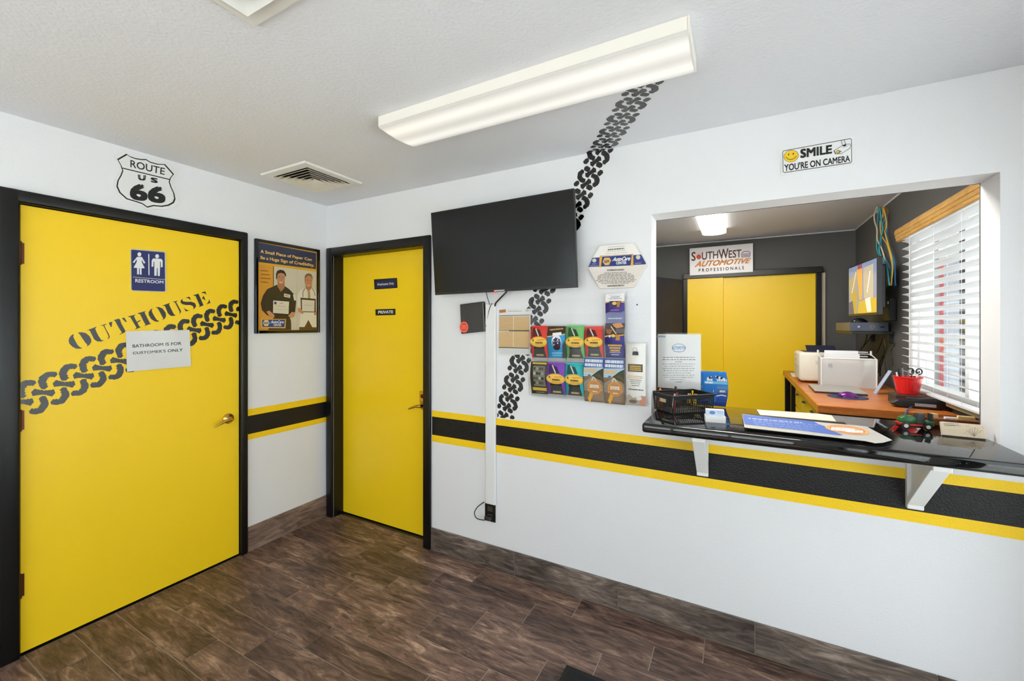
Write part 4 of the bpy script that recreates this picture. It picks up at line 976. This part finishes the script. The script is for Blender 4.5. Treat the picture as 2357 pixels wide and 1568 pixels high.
MB().prism([on(*p, 2, CT + .0002) for p in cr([(318,84),(380,175),(1200,262),(1480,285),(1390,165),(1180,140)])][::-1], (0, 0, .0012)).build('sheet', mat('cream_paper', (206, 200, 182), .6), t)
pr = pxprint(2, CT + .0014, (0, 0, 1), cr, base=.0002)
for k in range(3): pr.dashes((480+k*40,165+k*22),(1150,225+k*22),6,(206,196,170),k)
pr.build('print', t)
# clear plexi tray under the knick-knacks is not there; toy truck stands on granite
t = thing('toy_truck', 'small green vintage toy truck with red trim on the counter', 'toy', (3.50, .12, CT))
TM = Matrix.Translation((3.50, .125, CT)) @ Matrix.Rotation(math.radians(8), 4, 'Z')
GR = mat('green_toy_enamel', (28, 96, 44), .3, var=(60, .3)); RD = mat('red_toy_enamel', (196, 40, 28), .35); DKM = mat('dark_toy_metal', (50, 56, 56), .4, metal=.5)
hood = [(-.056, .032), (-.050, .046), (-.034, .054), (-.010, .054), (.002, .046), (.002, .026), (-.052, .022)]
MB().prism([Vector((a, -.017, b)) for a, b in hood], (0, .034, 0)).xf(TM).build('hood', GR, t, bevel=.004, smooth=True)
cab = [(.0, .024), (.0, .048), (.008, .066), (.026, .066), (.028, .024)]
MB().prism([Vector((a, -.018, b)) for a, b in cab], (0, .036, 0)).xf(TM).build('cab', DKM, t, bevel=.002)
B(.028, .056, -.019, .019, .018, .036).xf(TM).build('bed', GR, t, bevel=.002); B(.048, .053, -.016, .016, .036, .068).xf(TM).build('stake', DKM, t)
B(-.056, .054, -.014, .014, .014, .022).xf(TM).build('chassis', RD, t)
B(-.06, -.03, -.0205, .0205, .019, .027).xf(TM).build('fender', RD, t, bevel=.003)
for a in (-.038, .034):
    for sy in (-1, 1):
        wv = MB().lathe((a, sy * .017, .0145), [(.008, 0), (.0145, .001 * sy), (.0145, .007 * sy), (.007, .008 * sy)], 18, 'y').xf(TM).build('wheel', BLACKPL, t)
        MB().lathe((a, sy * .0245, .0145), [(.008, 0), (.0075, .0012 * sy)], 12, 'y').xf(TM).build('hub', mat('white_toy_hub', (226, 226, 224), .4), wv)
# amber card rack behind
t = thing('card_rack', 'long amber brown card rack with tan cards behind the toy truck', 'card rack', (3.68, .265, CT))
AMB = mat('amber_brown_wood', (128, 62, 22), .25, var=(70, .5))
B(3.575, 3.768, .245, .290, CT, CT + .012).build('base', AMB, t, bevel=.002); B(3.575, 3.768, .238, .250, CT, CT + .032).build('front_rail', AMB, t, bevel=.004); B(3.575, 3.768, .286, .296, CT, CT + .028).build('back_rail', AMB, t, bevel=.003)
for a, b, h in ((3.582, 3.614, .048), (3.675, 3.728, .046)): B(a, b, .258, .276, CT + .012, CT + h).build('card_stack', mat('tan_card', (216, 184, 120), .6), t, bevel=.003)
B(3.636, 3.670, .2365, .2382, CT + .006, CT + .02).build('label_plate', mat('pale_label', (220, 206, 176), .5), t); B(3.635, 3.672, .256, .274, CT + .012, CT + .037).build('card_stack', WHITEPL, t)
# business card box with tree print
t = thing('card_holder', 'clear card holder with tan tree-print cards at the counter end by the jamb', 'card holder', (3.617, .03, CT))
KM = Matrix.Translation((3.614, .022, CT)) @ Matrix.Rotation(math.radians(-3), 4, 'Z') @ Matrix.Rotation(math.radians(-22), 4, 'X')
for k in range(5): B(-.060, .060, .004 + k * .003, .0062 + k * .003, .006, .058).xf(KM).build('card', mat('tan_printed_card', (222, 204, 176), .55), t)
pr = Print(lambda a, b: KM @ Vector((a, .004, b)), (0, -1, 0)); rd = random.Random(5)
pr.dashes((-.052,.050),(-.01,.052),.002,(110,90,70),1).dashes((-.052,.045),(-.02,.046),.002,(110,90,70),2).line([(-.05,.042),(-.005,.048)],.0015,(120,100,84))
for k in range(60): a, b = rd.uniform(.0,.056), rd.uniform(.010,.052); pr.ell(a, b, rd.uniform(.0006,.0016), .0006, [(110,70,50),(170,110,80),(150,90,70)][k % 3], 6, rd.uniform(-1, 1), False)
for k in range(6): pr.line([(.028,.012),(.006+k*.009,.046-abs(k-3)*.004)],.0008,(110,74,54))
pr.build('print', t)
B(-.064, .064, -.004, .0, 0.003, .030).xf(KM).build('front_lip', ACRYL, t); B(-.064, .064, .021, .024, .0, .05).xf(KM).build('back_pane', ACRYL, t); B(3.55, 3.678, .012, .06, CT, CT + .003).build('foot', ACRYL, t)

# floor mat
t = thing('floor_mat', 'black ribbed entrance mat corner on the wood-look floor', 'mat', (2.64, -.95, .001))
B(2.19, 3.09, -1.38, -.478, .001, .009).build('backing', mat('black_rubber', (24, 24, 25), .8), t, bevel=.003)
m = MB(); y = -1.36
while y < -.498: m.box(2.21, 3.07, y, y + .004, .009, .0115); y += .008
m.build('ribs', mat('black_mat_pile', (38, 38, 40), .95, bump=(300, .6)), t)['kind'] = 'stuff'

# ================================================================== OFFICE
# company sign on the far wall
t = thing('company_sign', 'white company sign with brown and orange lettering above the yellow sliding doors', 'sign', (2.68, 2.93, 2.07))
cr = crop(1500, 440, 4.9); SY = 2.925
MB().prism([on(*p, 1, SY) for p in cr([(428,648),(1142,588),(1142,910),(430,952)])], (0, .004, 0)).build('plate', mat('white_sign_board', (222, 220, 222), .25), t)
for u, v in ((470, 668), (1110, 612)): B(*(lambda c: (c.x - .008, c.x + .008, SY + .004, 2.9995, c.z - .008, c.z + .008))(on(*cr([(u, v)])[0], 1, SY))).build('standoff', STEEL, t)
pr = pxprint(1, SY, (0, -1, 0), cr, base=.0005); BR = (92,50,42); OG = (222,140,66)
pr.text('S', [(448,690),(496,684),(496,786),(448,790)], BR, .02).ell(531,742,27,28,(216,70,36))
for k in range(7): a = math.pi + k * math.pi / 6; pr.line([(531 + 32 * math.cos(a), 742 + 34 * math.sin(a)), (531 + 46 * math.cos(a), 742 + 52 * math.sin(a))], 6, (226,120,60))
pr.text('UTH', [(566,690),(750,674),(750,760),(566,778)], BR, .015).text('W', [(752,662),(866,645),(866,758),(760,770)], BR, .015).text('EST', [(868,670),(1012,656),(1012,748),(868,756)], BR, .015)
pr.line([(1015,745),(1018,700),(1040,682),(1090,680),(1110,690),(1108,738),(1015,745)], 8, (130,90,120)).line([(1020,712),(1106,704)], 6, (130,90,120)).dashes((1028,718),(1100,714),16,(150,110,140),2)
pr.text('AUTOMOTIVE', [(500,792),(1122,754),(1108,814),(484,860)], OG, .03, .25).text('P R O F E S S I O N A L S', [(530,876),(1040,846),(1040,882),(530,914)], (70,56,60), .02); pr.build('print', t)

# window blind
WPLS = mat('white_blind_slat', (232, 232, 234), .4)
t = thing('window_blind', 'white horizontal slat blind with oak valance on the office window', 'blind', (3.83, .83, 1.095))
BY0, BY1 = .17, 1.478; XB = 3.836; n = 19; pz = .0503
B(XB - .022, XB + .022, BY0, BY1, 2.068, 2.10).build('headrail', WPLS, t, bevel=.002)
ta = math.radians(24); slat = None
for k in range(n):
    z = 2.045 - pz * k
    if slat is None:
        m = MB(); P = []
        for j in range(5):
            u = -.0245 + .049 * j / 4; P.append((u * math.cos(ta), -u * math.sin(ta) + .0025 * (1 - (u / .0245) ** 2)))
        m.rows([[(XB + a, yy, z + b) for a, b in P] for yy in (BY0 + .004, BY1 - .004)])
        slat = m.build('slat', WPLS, t, solid=.0026); sz = slat.location.z
    else:
        o = slat.copy(); COL.objects.link(o); o.parent = t; o.location.z = sz - pz * k
B(XB - .025, XB + .025, BY0 + .004, BY1 - .004, 1.093, 1.106).build('bottom_rail', WPLS, t, bevel=.003)
for yy in (.30, .62, .95, 1.32):
    MB().tube([(XB - .0275, yy, 1.10), (XB - .0275, yy, 2.07)], .0009, 5).build('ladder_cord', WPLS, t)
    MB().tube([(XB + .0275, yy, 1.10), (XB + .0275, yy, 2.07)], .0009, 5).build('ladder_cord', WPLS, t)
v = MB(); prof = [(0, 2.062), (-.004, 2.066), (-.004, 2.082), (-.008, 2.086), (-.008, 2.104), (-.012, 2.108), (-.012, 2.132), (-.006, 2.142), (.006, 2.142), (.006, 2.062)]
v.prism([(3.795 + a, .152, z) for a, z in prof], (0, 1.358, 0)).build('valance', OAK, t)
B(3.801, XR - .0005, 1.498, 1.51, 2.062, 2.142).build('valance_return', OAK, t)
struct(B(XR - .006, XR - .0005, 1.50, 1.535, 1.09, 2.062).build('trim_4', WHITEGLOSS))

# monitor, recorder and shelf
t = thing('security_monitor', 'wall-mounted monitor showing camera views in the office corner', 'monitor', (3.70, 1.88, 1.57))
MM = Matrix.Translation((3.688, 1.888, 1.778)) @ Matrix.Rotation(math.radians(-86.2), 4, 'Z')    # faces -x
mw, mh = .318, .205
B(-mw, mw, 0, .03, -mh, mh).xf(MM).build('bezel', mat('dark_monitor_bezel', (30, 30, 34), .3), t, bevel=.003)
B(-mw + .06, mw - .06, .03, .07, -mh + .05, mh - .05).xf(MM).build('back_shell', BLACKPL, t, bevel=.01)
SCR = lambda c: mat('screen_%d_%d_%d' % c, c, .15, emit=.55)
pr = Print(lambda a, b: MM @ Vector((-mw + .012 + a * (2 * mw - .024), 0, mh - .012 - b * (2 * mh - .03))), MM.to_3x3() @ Vector((0, -1, 0)), base=.0006)
def S(c): return SCR(c)
pr.rect(0,0,1,1,S((120,132,160))).poly([(.0,.25),(.35,.15),(.30,.62),(.05,.72)],S((150,140,110))).poly([(.10,.6),(.33,.5),(.33,1),(.18,1)],S((168,142,56))).poly([(.33,.08),(.52,.08),(.52,.72),(.42,.72)],S((226,148,66))).poly([(.56,.1),(.9,.08),(.9,.75),(.58,.7)],S((170,160,140)))
pr.poly([(.40,.75),(1,.72),(1,1),(.36,1)],S((182,152,56))).poly([(.62,.72),(.8,.7),(.84,.98),(.7,.98)],S((206,204,190))).poly([(.0,.75),(.16,.72),(.22,1),(.0,1)],S((56,66,104))).line([(.3,.12),(.14,.55)],.02,S((222,216,196))).poly([(.36,.0),(.52,.0),(.52,.09),(.36,.09)],S((130,70,100))).line([(.8,.2),(.7,.6)],.03,S((226,222,210)))
pr.build('screen', t)
B(3.752, 3.862, 2.02, 2.10, 1.72, 1.80).build('wall_arm', BLACKPL, t, bevel=.004); B(3.862, 3.8695, 1.98, 2.14, 1.66, 1.86).build('wall_plate', BLACKPL, t)
t = thing('wall_shelf', 'small black shelf under the security monitor', 'shelf', (3.745, 2.1, 1.36))
B(3.622, 3.8695, 1.84, 2.42, 1.432, 1.4525).build('board', BLACKPL, t, bevel=.002)
for yy in (1.87, 2.36): B(3.845, 3.8695, yy, yy + .03, 1.36, 1.432).build('bracket', BLACKPL, t)
t = thing('video_recorder', 'dark blue-grey recorder box with a silver knob on the wall shelf', 'recorder', (3.735, 2.15, 1.453))
B(3.618, 3.85, 1.90, 2.42, 1.453, 1.522).build('case', mat('slate_recorder', (74, 80, 98), .3), t, bevel=.003)
MB().lathe((3.672, 1.8998, 1.488), [(.009, 0), (.008, -.006)], 14, 'y').build('knob', STEEL, t); B(3.80, 3.825, 1.8985, 1.9002, 1.482, 1.490).build('display', BLACKGL, t)
pr = Print(lambda a, b: Vector((3.754 + a, 1.8998, 1.488 + b)), (0, -1, 0))
for k in range(6): pr.ell(.012*math.cos(k),.012*math.sin(k),.005,.004,(150,128,96),8)
pr.build('emblem', t)
t = thing('monitor_base', 'black rounded puck on top of the recorder box', 'device', (3.69, 2.02, 1.522)); MB().lathe((3.70, 2.03, 1.5225), [(.055, 0), (.055, .008), (.03, .028), (.012, .034)], 20).build('dome', BLACKPL, t, smooth=True); MB().lathe((3.665, 1.985, 1.5305), [(.008, 0), (.006, .006)], 10).build('button', STEEL, t)
t = thing('cable_box', 'black junction box with hanging wires on the office wall beside the monitor', 'box', (3.85, 1.86, 1.5))
B(3.825, 3.8695, 1.79, 1.92, 1.53, 1.70).build('case', BLACKPL, t, bevel=.006); B(3.822, 3.826, 1.80, 1.825, 1.655, 1.675).build('label', WHITEPL, t)
XC = 3.857
def wp(pts, x=XC): return [on(a, b, 0, x) for a, b in pts]
cb = crop(1900, 460, 4.355); NB = mat('blue_network_cable', (64, 132, 190), .4); NT = mat('teal_network_cable', (58, 156, 168), .4); NYC = mat('yellow_network_cable', (206, 170, 70), .4); NW = mat('cream_network_cable', (206, 200, 176), .4)
CBL = [('blue', NB, [(540,70),(530,150),(548,230),(570,330),(560,450),(590,560),(650,680),(665,800),(690,870)]), ('blue', NB, [(560,75),(610,160),(620,260),(615,340),(630,440),(680,580),(690,700),(705,860)]), ('blue', NB, [(545,80),(560,140),(600,190),(575,270),(620,370),(640,500),(690,600),(700,860)]),
 ('teal', NT, [(535,75),(525,200),(518,330),(515,480),(545,570),(600,650),(650,740),(660,860)]), ('yellow', NYC, [(575,70),(580,150),(552,230),(560,350),(610,430),(630,480),(660,600),(668,700),(660,860)]), ('yellow', NYC, [(585,80),(610,200),(612,280),(600,330),(640,480),(660,560),(672,700),(655,860)]),
 ('cream', NW, [(520,70),(490,150),(495,220),(518,300),(520,400),(560,480),(580,540),(600,620)]), ('teal', NT, [(545,75),(560,200),(575,290),(555,400),(540,520),(610,660),(640,860)])]
for k, (nm, m_, pts) in enumerate(CBL):
    o = MB().tube(wp(cb(pts), XC - .0102 * k), .0048, 6, 5).build('network_cable', m_, None, smooth=True)
    tag(o, '%s network cable hanging in the bundle above the office monitor' % nm, 'cable', 'network cables in the office corner')
tag(MB().prism(wp(cb([(560,68),(600,60),(625,95),(625,150),(600,330),(585,330),(575,150)]), 3.864), (.005, 0, 0)).build('cable_board', mat('tan_board', (150, 122, 80), .7), None), 'narrow tan board behind the network cables at the ceiling', 'board')
for k, pts in enumerate(([(1660,0),(1680,100),(1640,190),(1580,280)], [(1800,10),(1700,130),(1620,230)], [(2010,30),(1940,180),(1870,340)], [(2030,20),(1990,200),(1985,380),(1930,500),(1900,700)], [(2040,10),(2010,200),(2000,380),(2040,700)], [(2080,150),(2030,240),(2000,400),(1940,600),(1930,760)], [(2175,40),(2190,160),(2130,290),(2150,420),(2155,560)])):
    q = crop(1780, 770, 7.857)(pts)
    w3 = wp(q, 3.83 - .004 * k); w3[0] = Vector((w3[0].x, min(max(w3[0].y, 1.86), 2.40), 1.4322))
    o = MB().tube(w3, .0035, 6, 5).build('black_wire', BLACKPL, None, smooth=True)
    tag(o, 'thin black wire hanging from the wall shelf behind the desk', 'cable', 'black wires below the wall shelf')

# desk
DZ = 1.034
t = thing('desk', 'orange stained wooden standing desk along the office wall', 'desk', (3.56, 1.85, 0))
B(3.262, 3.862, .785, 2.90, DZ - .047, DZ).build('desk_top', DESKW, t, bevel=.004)
for a, b in ((3.275, .83), (3.275, 2.30), (3.275, 2.84), (3.80, 2.84)): B(a, a + .05, b, b + .05, 0, DZ - .047).build('leg', BLACKTRIM, t)
B(3.33, 3.862, .98, 1.0, .25, DZ - .047).build('modesty_panel', BLACKPL, t)
t = thing('drawer_cabinet', 'yellow drawer cabinet with black pulls under the wooden desk', 'cabinet', (3.55, 1.6, 0))
YC = mat('yellow_cabinet_paint', (214, 184, 40), .4)
B(3.315, 3.85, 1.02, 2.24, .05, DZ - .050).build('body', YC, t); B(3.34, 3.84, 1.05, 2.2, 0, .05).build('plinth', BLACKPL, t)
for k in range(3):
    a = 1.03 + k * .403
    for z0, z1 in ((.80, .975), (.43, .79), (.07, .42)):
        d = B(3.300, 3.315, a, a + .395, z0, z1).build('drawer', YC, t, bevel=.002)
        MB().tube([(3.300, a + .17, z1 - .06), (3.284, a + .175, z1 - .06), (3.284, a + .225, z1 - .06), (3.300, a + .23, z1 - .06)], .005, 8).build('pull', BLACKPL, d)
# printer
t = thing('printer', 'cream white compact printer on the wooden desk before the yellow doors', 'printer', (3.46, 2.07, DZ))
PRW = mat('cream_printer_plastic', (228, 222, 206), .4)
B(3.292, 3.63, 1.90, 2.25, DZ + .012, DZ + .245).build('body', PRW, t, bevel=.022, smooth=True, seg=3)
for a in (3.32, 3.59):
    for b in (1.93, 2.21): B(a, a + .02, b, b + .02, DZ, DZ + .014).build('foot', BLACKPL, t)
B(3.2905, 3.2925, 1.93, 2.22, DZ + .125, DZ + .127).build('tray_seam', mat('seam_grey', (150, 146, 136), .5), t)
MB().prism([(3.33, 1.96, DZ + .245), (3.58, 1.96, DZ + .245), (3.58, 2.16, DZ + .245), (3.33, 2.16, DZ + .245)], (0, 0, .006)).build('output_tray', mat('dark_navy_plastic', (36, 40, 62), .35), t)
MB().prism([(3.36, 2.04, DZ + .25), (3.56, 2.04, DZ + .25), (3.56, 2.13, DZ + .292), (3.36, 2.13, DZ + .292)], (0, .006, .004)).build('tray_flap', mat('dark_navy_plastic', (36, 40, 62)), t)
for yy, zz in ((2.10, DZ + .205), (2.10, DZ + .17)): B(3.289, 3.2925, yy, yy + .035, zz, zz + .012).build('button', mat('seam_grey', (150, 146, 136)), t)
pr = Print(lambda a, b: Vector((3.40 + a, 1.9, DZ + .15 + b)), (0, -1, 0)); pr.rect(0,0,.026,.03,(206,204,196)); pr.build('sticker', t)
tag(MB().prism([(3.285, 2.33, DZ), (3.36, 2.30, DZ), (3.42, 2.62, DZ), (3.30, 2.66, DZ)], (0, 0, .003)).build('paper_stack', PAPER, None), 'loose white papers on the desk behind the printer', 'paper')
# file box
t = thing('file_box', 'clear plastic hanging file box full of papers on the wooden desk', 'file box', (3.575, 1.79, DZ))
FX0, FX1, FY0, FY1, FZ = 3.412, 3.738, 1.712, 1.872, DZ + .215
for a, b, c, d in ((FX0, FX1, FY0, FY0 + .003), (FX0, FX1, FY1 - .003, FY1)): B(a, b, c, d, DZ + .001, FZ).build('panel', MILKY, t)
for a, b in ((FX0, FX0 + .003), (FX1 - .003, FX1)): B(a, b, FY0 + .003, FY1 - .003, DZ + .001, FZ).build('panel', MILKY, t)
B(FX0, FX1, FY0, FY1, DZ, DZ + .003).build('base', MILKY, t)
RIM = mat('frosted_rim', (238, 236, 230), .35)
MB().tube([(FX0, FY0, FZ), (FX1, FY0, FZ), (FX1, FY1, FZ + .03), (FX0, FY1, FZ + .03), (FX0, FY0, FZ)], .005, 8).build('rim', RIM, t)
for x in (FX0, FX1): MB().tube([(x, FY0, DZ + .01), (x, FY0, FZ)], .005, 8).build('corner_post', RIM, t); MB().tube([(x, FY1 - .01, FZ + .02), (x, FY1 - .008, FZ + .055)], .007, 8).build('handle_peg', RIM, t)
for z in (FZ + .012, FZ + .045): MB().tube([(FX0 + .19, FY1 - .02, z), (FX1 - .02, FY1 - .02, z)], .004, 8).build('hanger_rail', RIM, t)
for k, (a, b, h, c) in enumerate(((.02, .24, .185, (236,232,230)), (.02, .235, .215, (238,226,226)), (.025, .24, .25, (236,236,238)), (.03, .235, .272, (240,240,242)), (.02, .23, .20, (230,226,220)))):
    y = FY0 + .012 + k * .022
    o = B(FX0 + a, FX0 + b, y, y + .003, DZ + .004, DZ + h).build('paper_file', mat('file_paper_%d' % k, c, .7), None); tag(o, 'bundle of white papers filed upright in the clear file box', 'papers', 'papers in the file box')
pr = Print(lambda a, b: Vector((FX0 + a, FY0, DZ + b)), (0, -1, 0)); pr.rect(.04,.145,.068,.178,(190,192,194)); [pr.rect(.043+.008*(k%3),.149+.009*(k//3),.049+.008*(k%3),.155+.009*(k//3),(150,152,156)) for k in range(9)]; pr.build('sticker', t)
t = thing('wire_rack', 'black slotted rack standing against the grey wall behind the file box', 'rack', (3.67, 2.55, DZ))
B(3.53, 3.86, 2.50, 2.62, DZ, DZ + .23).build('case', BLACKPL, t, bevel=.004)
for k in range(14): B(3.545 + k * .022, 3.558 + k * .022, 2.497, 2.5005, DZ + .15, DZ + .215).build('slot', mat('slot_grey', (70, 66, 58), .6), t)
# laptop and mouse
def onz(pts, z): return [on(a, b, 2, z) for a, b in pts]
t = thing('laptop', 'closed silver laptop on the wooden desk before the file box', 'laptop', (3.44, 1.45, DZ))
LP = [(3.318, 1.315), (3.60, 1.30), (3.612, 1.66), (3.325, 1.665)]
MB().prism([(a, b, DZ + .001) for a, b in LP], (0, 0, .009)).build('base', mat('dark_laptop_base', (60, 62, 70), .4, metal=.5), t, bevel=.002); MB().prism([(a, b, DZ + .0105) for a, b in LP], (0, 0, .008)).build('lid', mat('silver_laptop_lid', (190, 186, 180), .35, metal=.5), t, bevel=.003)
t = tag(MB().lathe((3.475, 1.20, DZ + .0002), [(.105, 0), (.106, .001), (.105, .003)], 40).build('mouse_pad', mat('navy_mouse_pad', (44, 52, 92), .7), None), 'round navy mouse pad at the desk edge under the mouse', 'mouse pad')
t = thing('computer_mouse', 'shiny purple computer mouse on the navy mouse pad', 'mouse', (3.48, 1.18, DZ + .003))
rws = []
for i in range(9):
    u = i / 8; L = -.052 + .104 * u; hw = .030 * math.sqrt(max(.02, 1 - (2 * u - 1) ** 4)); hh = .036 * math.sin(math.pi * min(1, u * .8 + .12)) ** .8
    rws.append([(3.475 + L, 1.18 + hw * math.cos(a), DZ + .0035 + hh * math.sin(a)) for a in [math.pi * j / 8 for j in range(9)]])
MB().rows(rws).build('shell', mat('purple_gloss', (112, 46, 128), .15, metal=.4), t, smooth=True); B(3.43, 3.52, 1.153, 1.207, DZ + .003, DZ + .008).build('base', BLACKPL, t)
# pen cup
t = thing('desk_organizer', 'dark brown box under the red cup on the desk', 'box', (3.74, 1.1, DZ)); B(3.665, 3.81, 1.015, 1.16, DZ, DZ + .056).build('body', mat('dark_brown_box', (62, 46, 40), .5), t, bevel=.003); B(3.667, 3.808, 1.017, 1.158, DZ + .056, DZ + .058).build('lid', mat('brown_box_lid', (78, 58, 48), .5), t)
t = thing('pen_cup', 'red cup holding scissors and pens by the office window', 'cup', (3.737, 1.075, DZ + .058))
c = (3.737, 1.085, DZ + .0585); REDP = mat('red_cup_plastic', (220, 30, 30), .3)
MB().lathe(c, [(.046, 0), (.049, .004), (.064, .095), (.067, .098), (.067, .104), (.061, .104), (.047, .008), (.0, .007)], 28).build('cup', REDP, t, smooth=False)
for k in range(7):
    a = k * .9; x, y = c[0] + .03 * math.cos(a), c[1] + .03 * math.sin(a)
    e = thing('pen', 'pen standing in the red cup', 'pen', (x, y, c[2] + .01), 'pens in the red cup'); q = Vector((x + .02 * math.cos(a), y + .02 * math.sin(a), c[2] + .125 + .012 * (k % 3)))
    m_ = [WHITEPL, BLACKPL, mat('grey_pen', (120, 122, 126), .4)][k % 3]; MB().tube([(x, y, c[2] + .01), q], .0038, 8).build('barrel', m_, e); MB().tube([q, q + Vector((.002 * math.cos(a), 0, .012))], .003, 8).build('tip', BLACKPL, e)
t = thing('scissors', 'black handled scissors standing in the red cup', 'scissors', (3.75, 1.06, c[2] + .01))
for s_ in (-1, 1):
    hc = Vector((3.765 + .018 * s_, 1.07, c[2] + .135)); MB().tube([hc + Vector((.013 * math.cos(a), 0, .017 * math.sin(a))) for a in [2 * math.pi * j / 14 for j in range(15)]], .0035, 6).build('handle', BLACKPL, t, smooth=True)
    MB().prism([(3.763 - .006 * s_, 1.068, c[2] + .012), (3.766 - .006 * s_, 1.068, c[2] + .012), (3.768 + .014 * s_, 1.068, c[2] + .125), (3.762 + .014 * s_, 1.068, c[2] + .125)], (0, .0015, 0)).build('blade', STEEL, t)
# glossy stand with cards beside the wires
t = thing('card_display', 'folded pale blue display card leaning on the desk beside the wires', 'card', (3.75, 1.45, DZ))
MB().prism([(3.67, 1.44, DZ), (3.67, 1.50, DZ), (3.75, 1.50, DZ + .16), (3.75, 1.44, DZ + .16)], (.004, 0, .0)).build('front_leaf', mat('pale_blue_card', (176, 188, 214), .3), t)
MB().prism([(3.79, 1.44, DZ), (3.79, 1.50, DZ), (3.754, 1.50, DZ + .16), (3.754, 1.44, DZ + .16)], (.003, 0, 0)).build('back_leaf', mat('dark_card', (50, 56, 76), .4), t)
# handheld device
t = thing('card_terminal', 'black handheld terminal with a grey label lying on the desk by the window', 'terminal', (3.74, .97, DZ))
HM = Matrix.Translation((3.742, .935, DZ + .001)) @ Matrix.Rotation(math.radians(-6), 4, 'Z')
hp = [(-.125, .018), (-.09, .045), (-.02, .05), (.05, .062), (.09, .058), (.118, .03), (.112, .012), (.07, .0), (-.06, .0), (-.10, .006)]
MB().prism([Vector((a, -.032, b)) for a, b in hp], (0, .064, 0)).xf(HM).build('body', BLACKPL, t, bevel=.008, smooth=True, seg=3)
B(-.02, .065, -.0335, -.0318, .014, .03).xf(HM).build('label', mat('grey_label', (150, 152, 160), .4), t); B(-.05, .03, -.02, .02, .05, .054).xf(HM).build('keypad', mat('dark_grey_keys', (52, 54, 58), .5), t)
cable('hanging_cable', 'blue cable hanging over the desk edge below the black terminal', [(3.70, .88, DZ + .012), (3.66, .80, DZ + .010), (3.645, .772, DZ - .01), (3.64, .765, DZ - .07), (3.62, .77, DZ - .14)], .004, mat('blue_cord', (60, 88, 150), .5))
tag(B(3.70, 3.80, .35, .37, .0, 1.0).build('blue_binder', mat('blue_binder', (60, 120, 190), .4), None), 'blue board edge standing behind the amber card rack', 'board')

# ================================================================== OUTSIDE, seen through the blind, plus an unseen porch roof
gz = -.1
t = thing('shade_porch_roof', 'unseen porch roof slab added outside to shade the office window', 'roof', (4.9, 3.2, 2.6)); B(4.001, 5.9, .0, 7.5, 2.6, 2.7).build('deck', mat('porch_deck_paint', (190, 186, 180), .7), t); B(5.84, 5.9, .0, 7.5, 2.45, 2.6).build('fascia', mat('porch_fascia', (120, 112, 104), .7), t)  # added roof, keeps sky light off the blind
for yy in (.1, 7.3): B(5.78, 5.88, yy, yy + .1, gz, 2.6).build('porch_post', mat('porch_fascia', (120, 112, 104)), t)
t = thing('shop_board', 'tall red and white panel board standing outside the office window', 'board', (5.3, 5.6, gz))
p = on(2140, 749, 0, 5.2); q = on(2172, 749, 0, 5.2); r = on(2218, 749, 0, 5.2)
B(5.2, 5.26, q.y, p.y, gz, 2.3).build('red_panel', mat('red_outdoor_panel', (170, 30, 34), .6), t); B(5.2, 5.26, r.y, q.y, gz, 2.3).build('white_panel', mat('white_outdoor_panel', (150, 152, 160), .6), t)
p = on(2219, 749, 0, 4.9); tag(MB().lathe((4.9, p.y - .05, gz), [(.05, 0), (.05, 2.7)], 14).build('dark_post', mat('dark_outdoor_post', (40, 34, 34), .6), None), 'dark round post outside the office window', 'post')
p = on(2112, 749, 0, 5.0); tag(B(4.97, 5.03, p.y - .03, p.y + .10, gz, 2.2).build('black_post', mat('black_outdoor_post', (24, 24, 26), .6), None), 'black square post outside beside the red panel', 'post')
p = on(2232, 749, 0, 5.6); q = on(2262, 749, 0, 5.6)
t = thing('shed_wall', 'pale teal panelled structure beyond the dark post outside', 'shed', (5.8, q.y, gz)); B(5.6, 6.2, q.y - 1.5, p.y, gz, 2.0).build('wall', mat('teal_outdoor_wall', (110, 140, 146), .7), t)
for k in range(7): B(5.585, 5.6, q.y - 1.4 + k * .25, q.y - 1.36 + k * .25, gz, 2.0).build('rib', mat('teal_outdoor_rib', (90, 118, 126), .7), t)
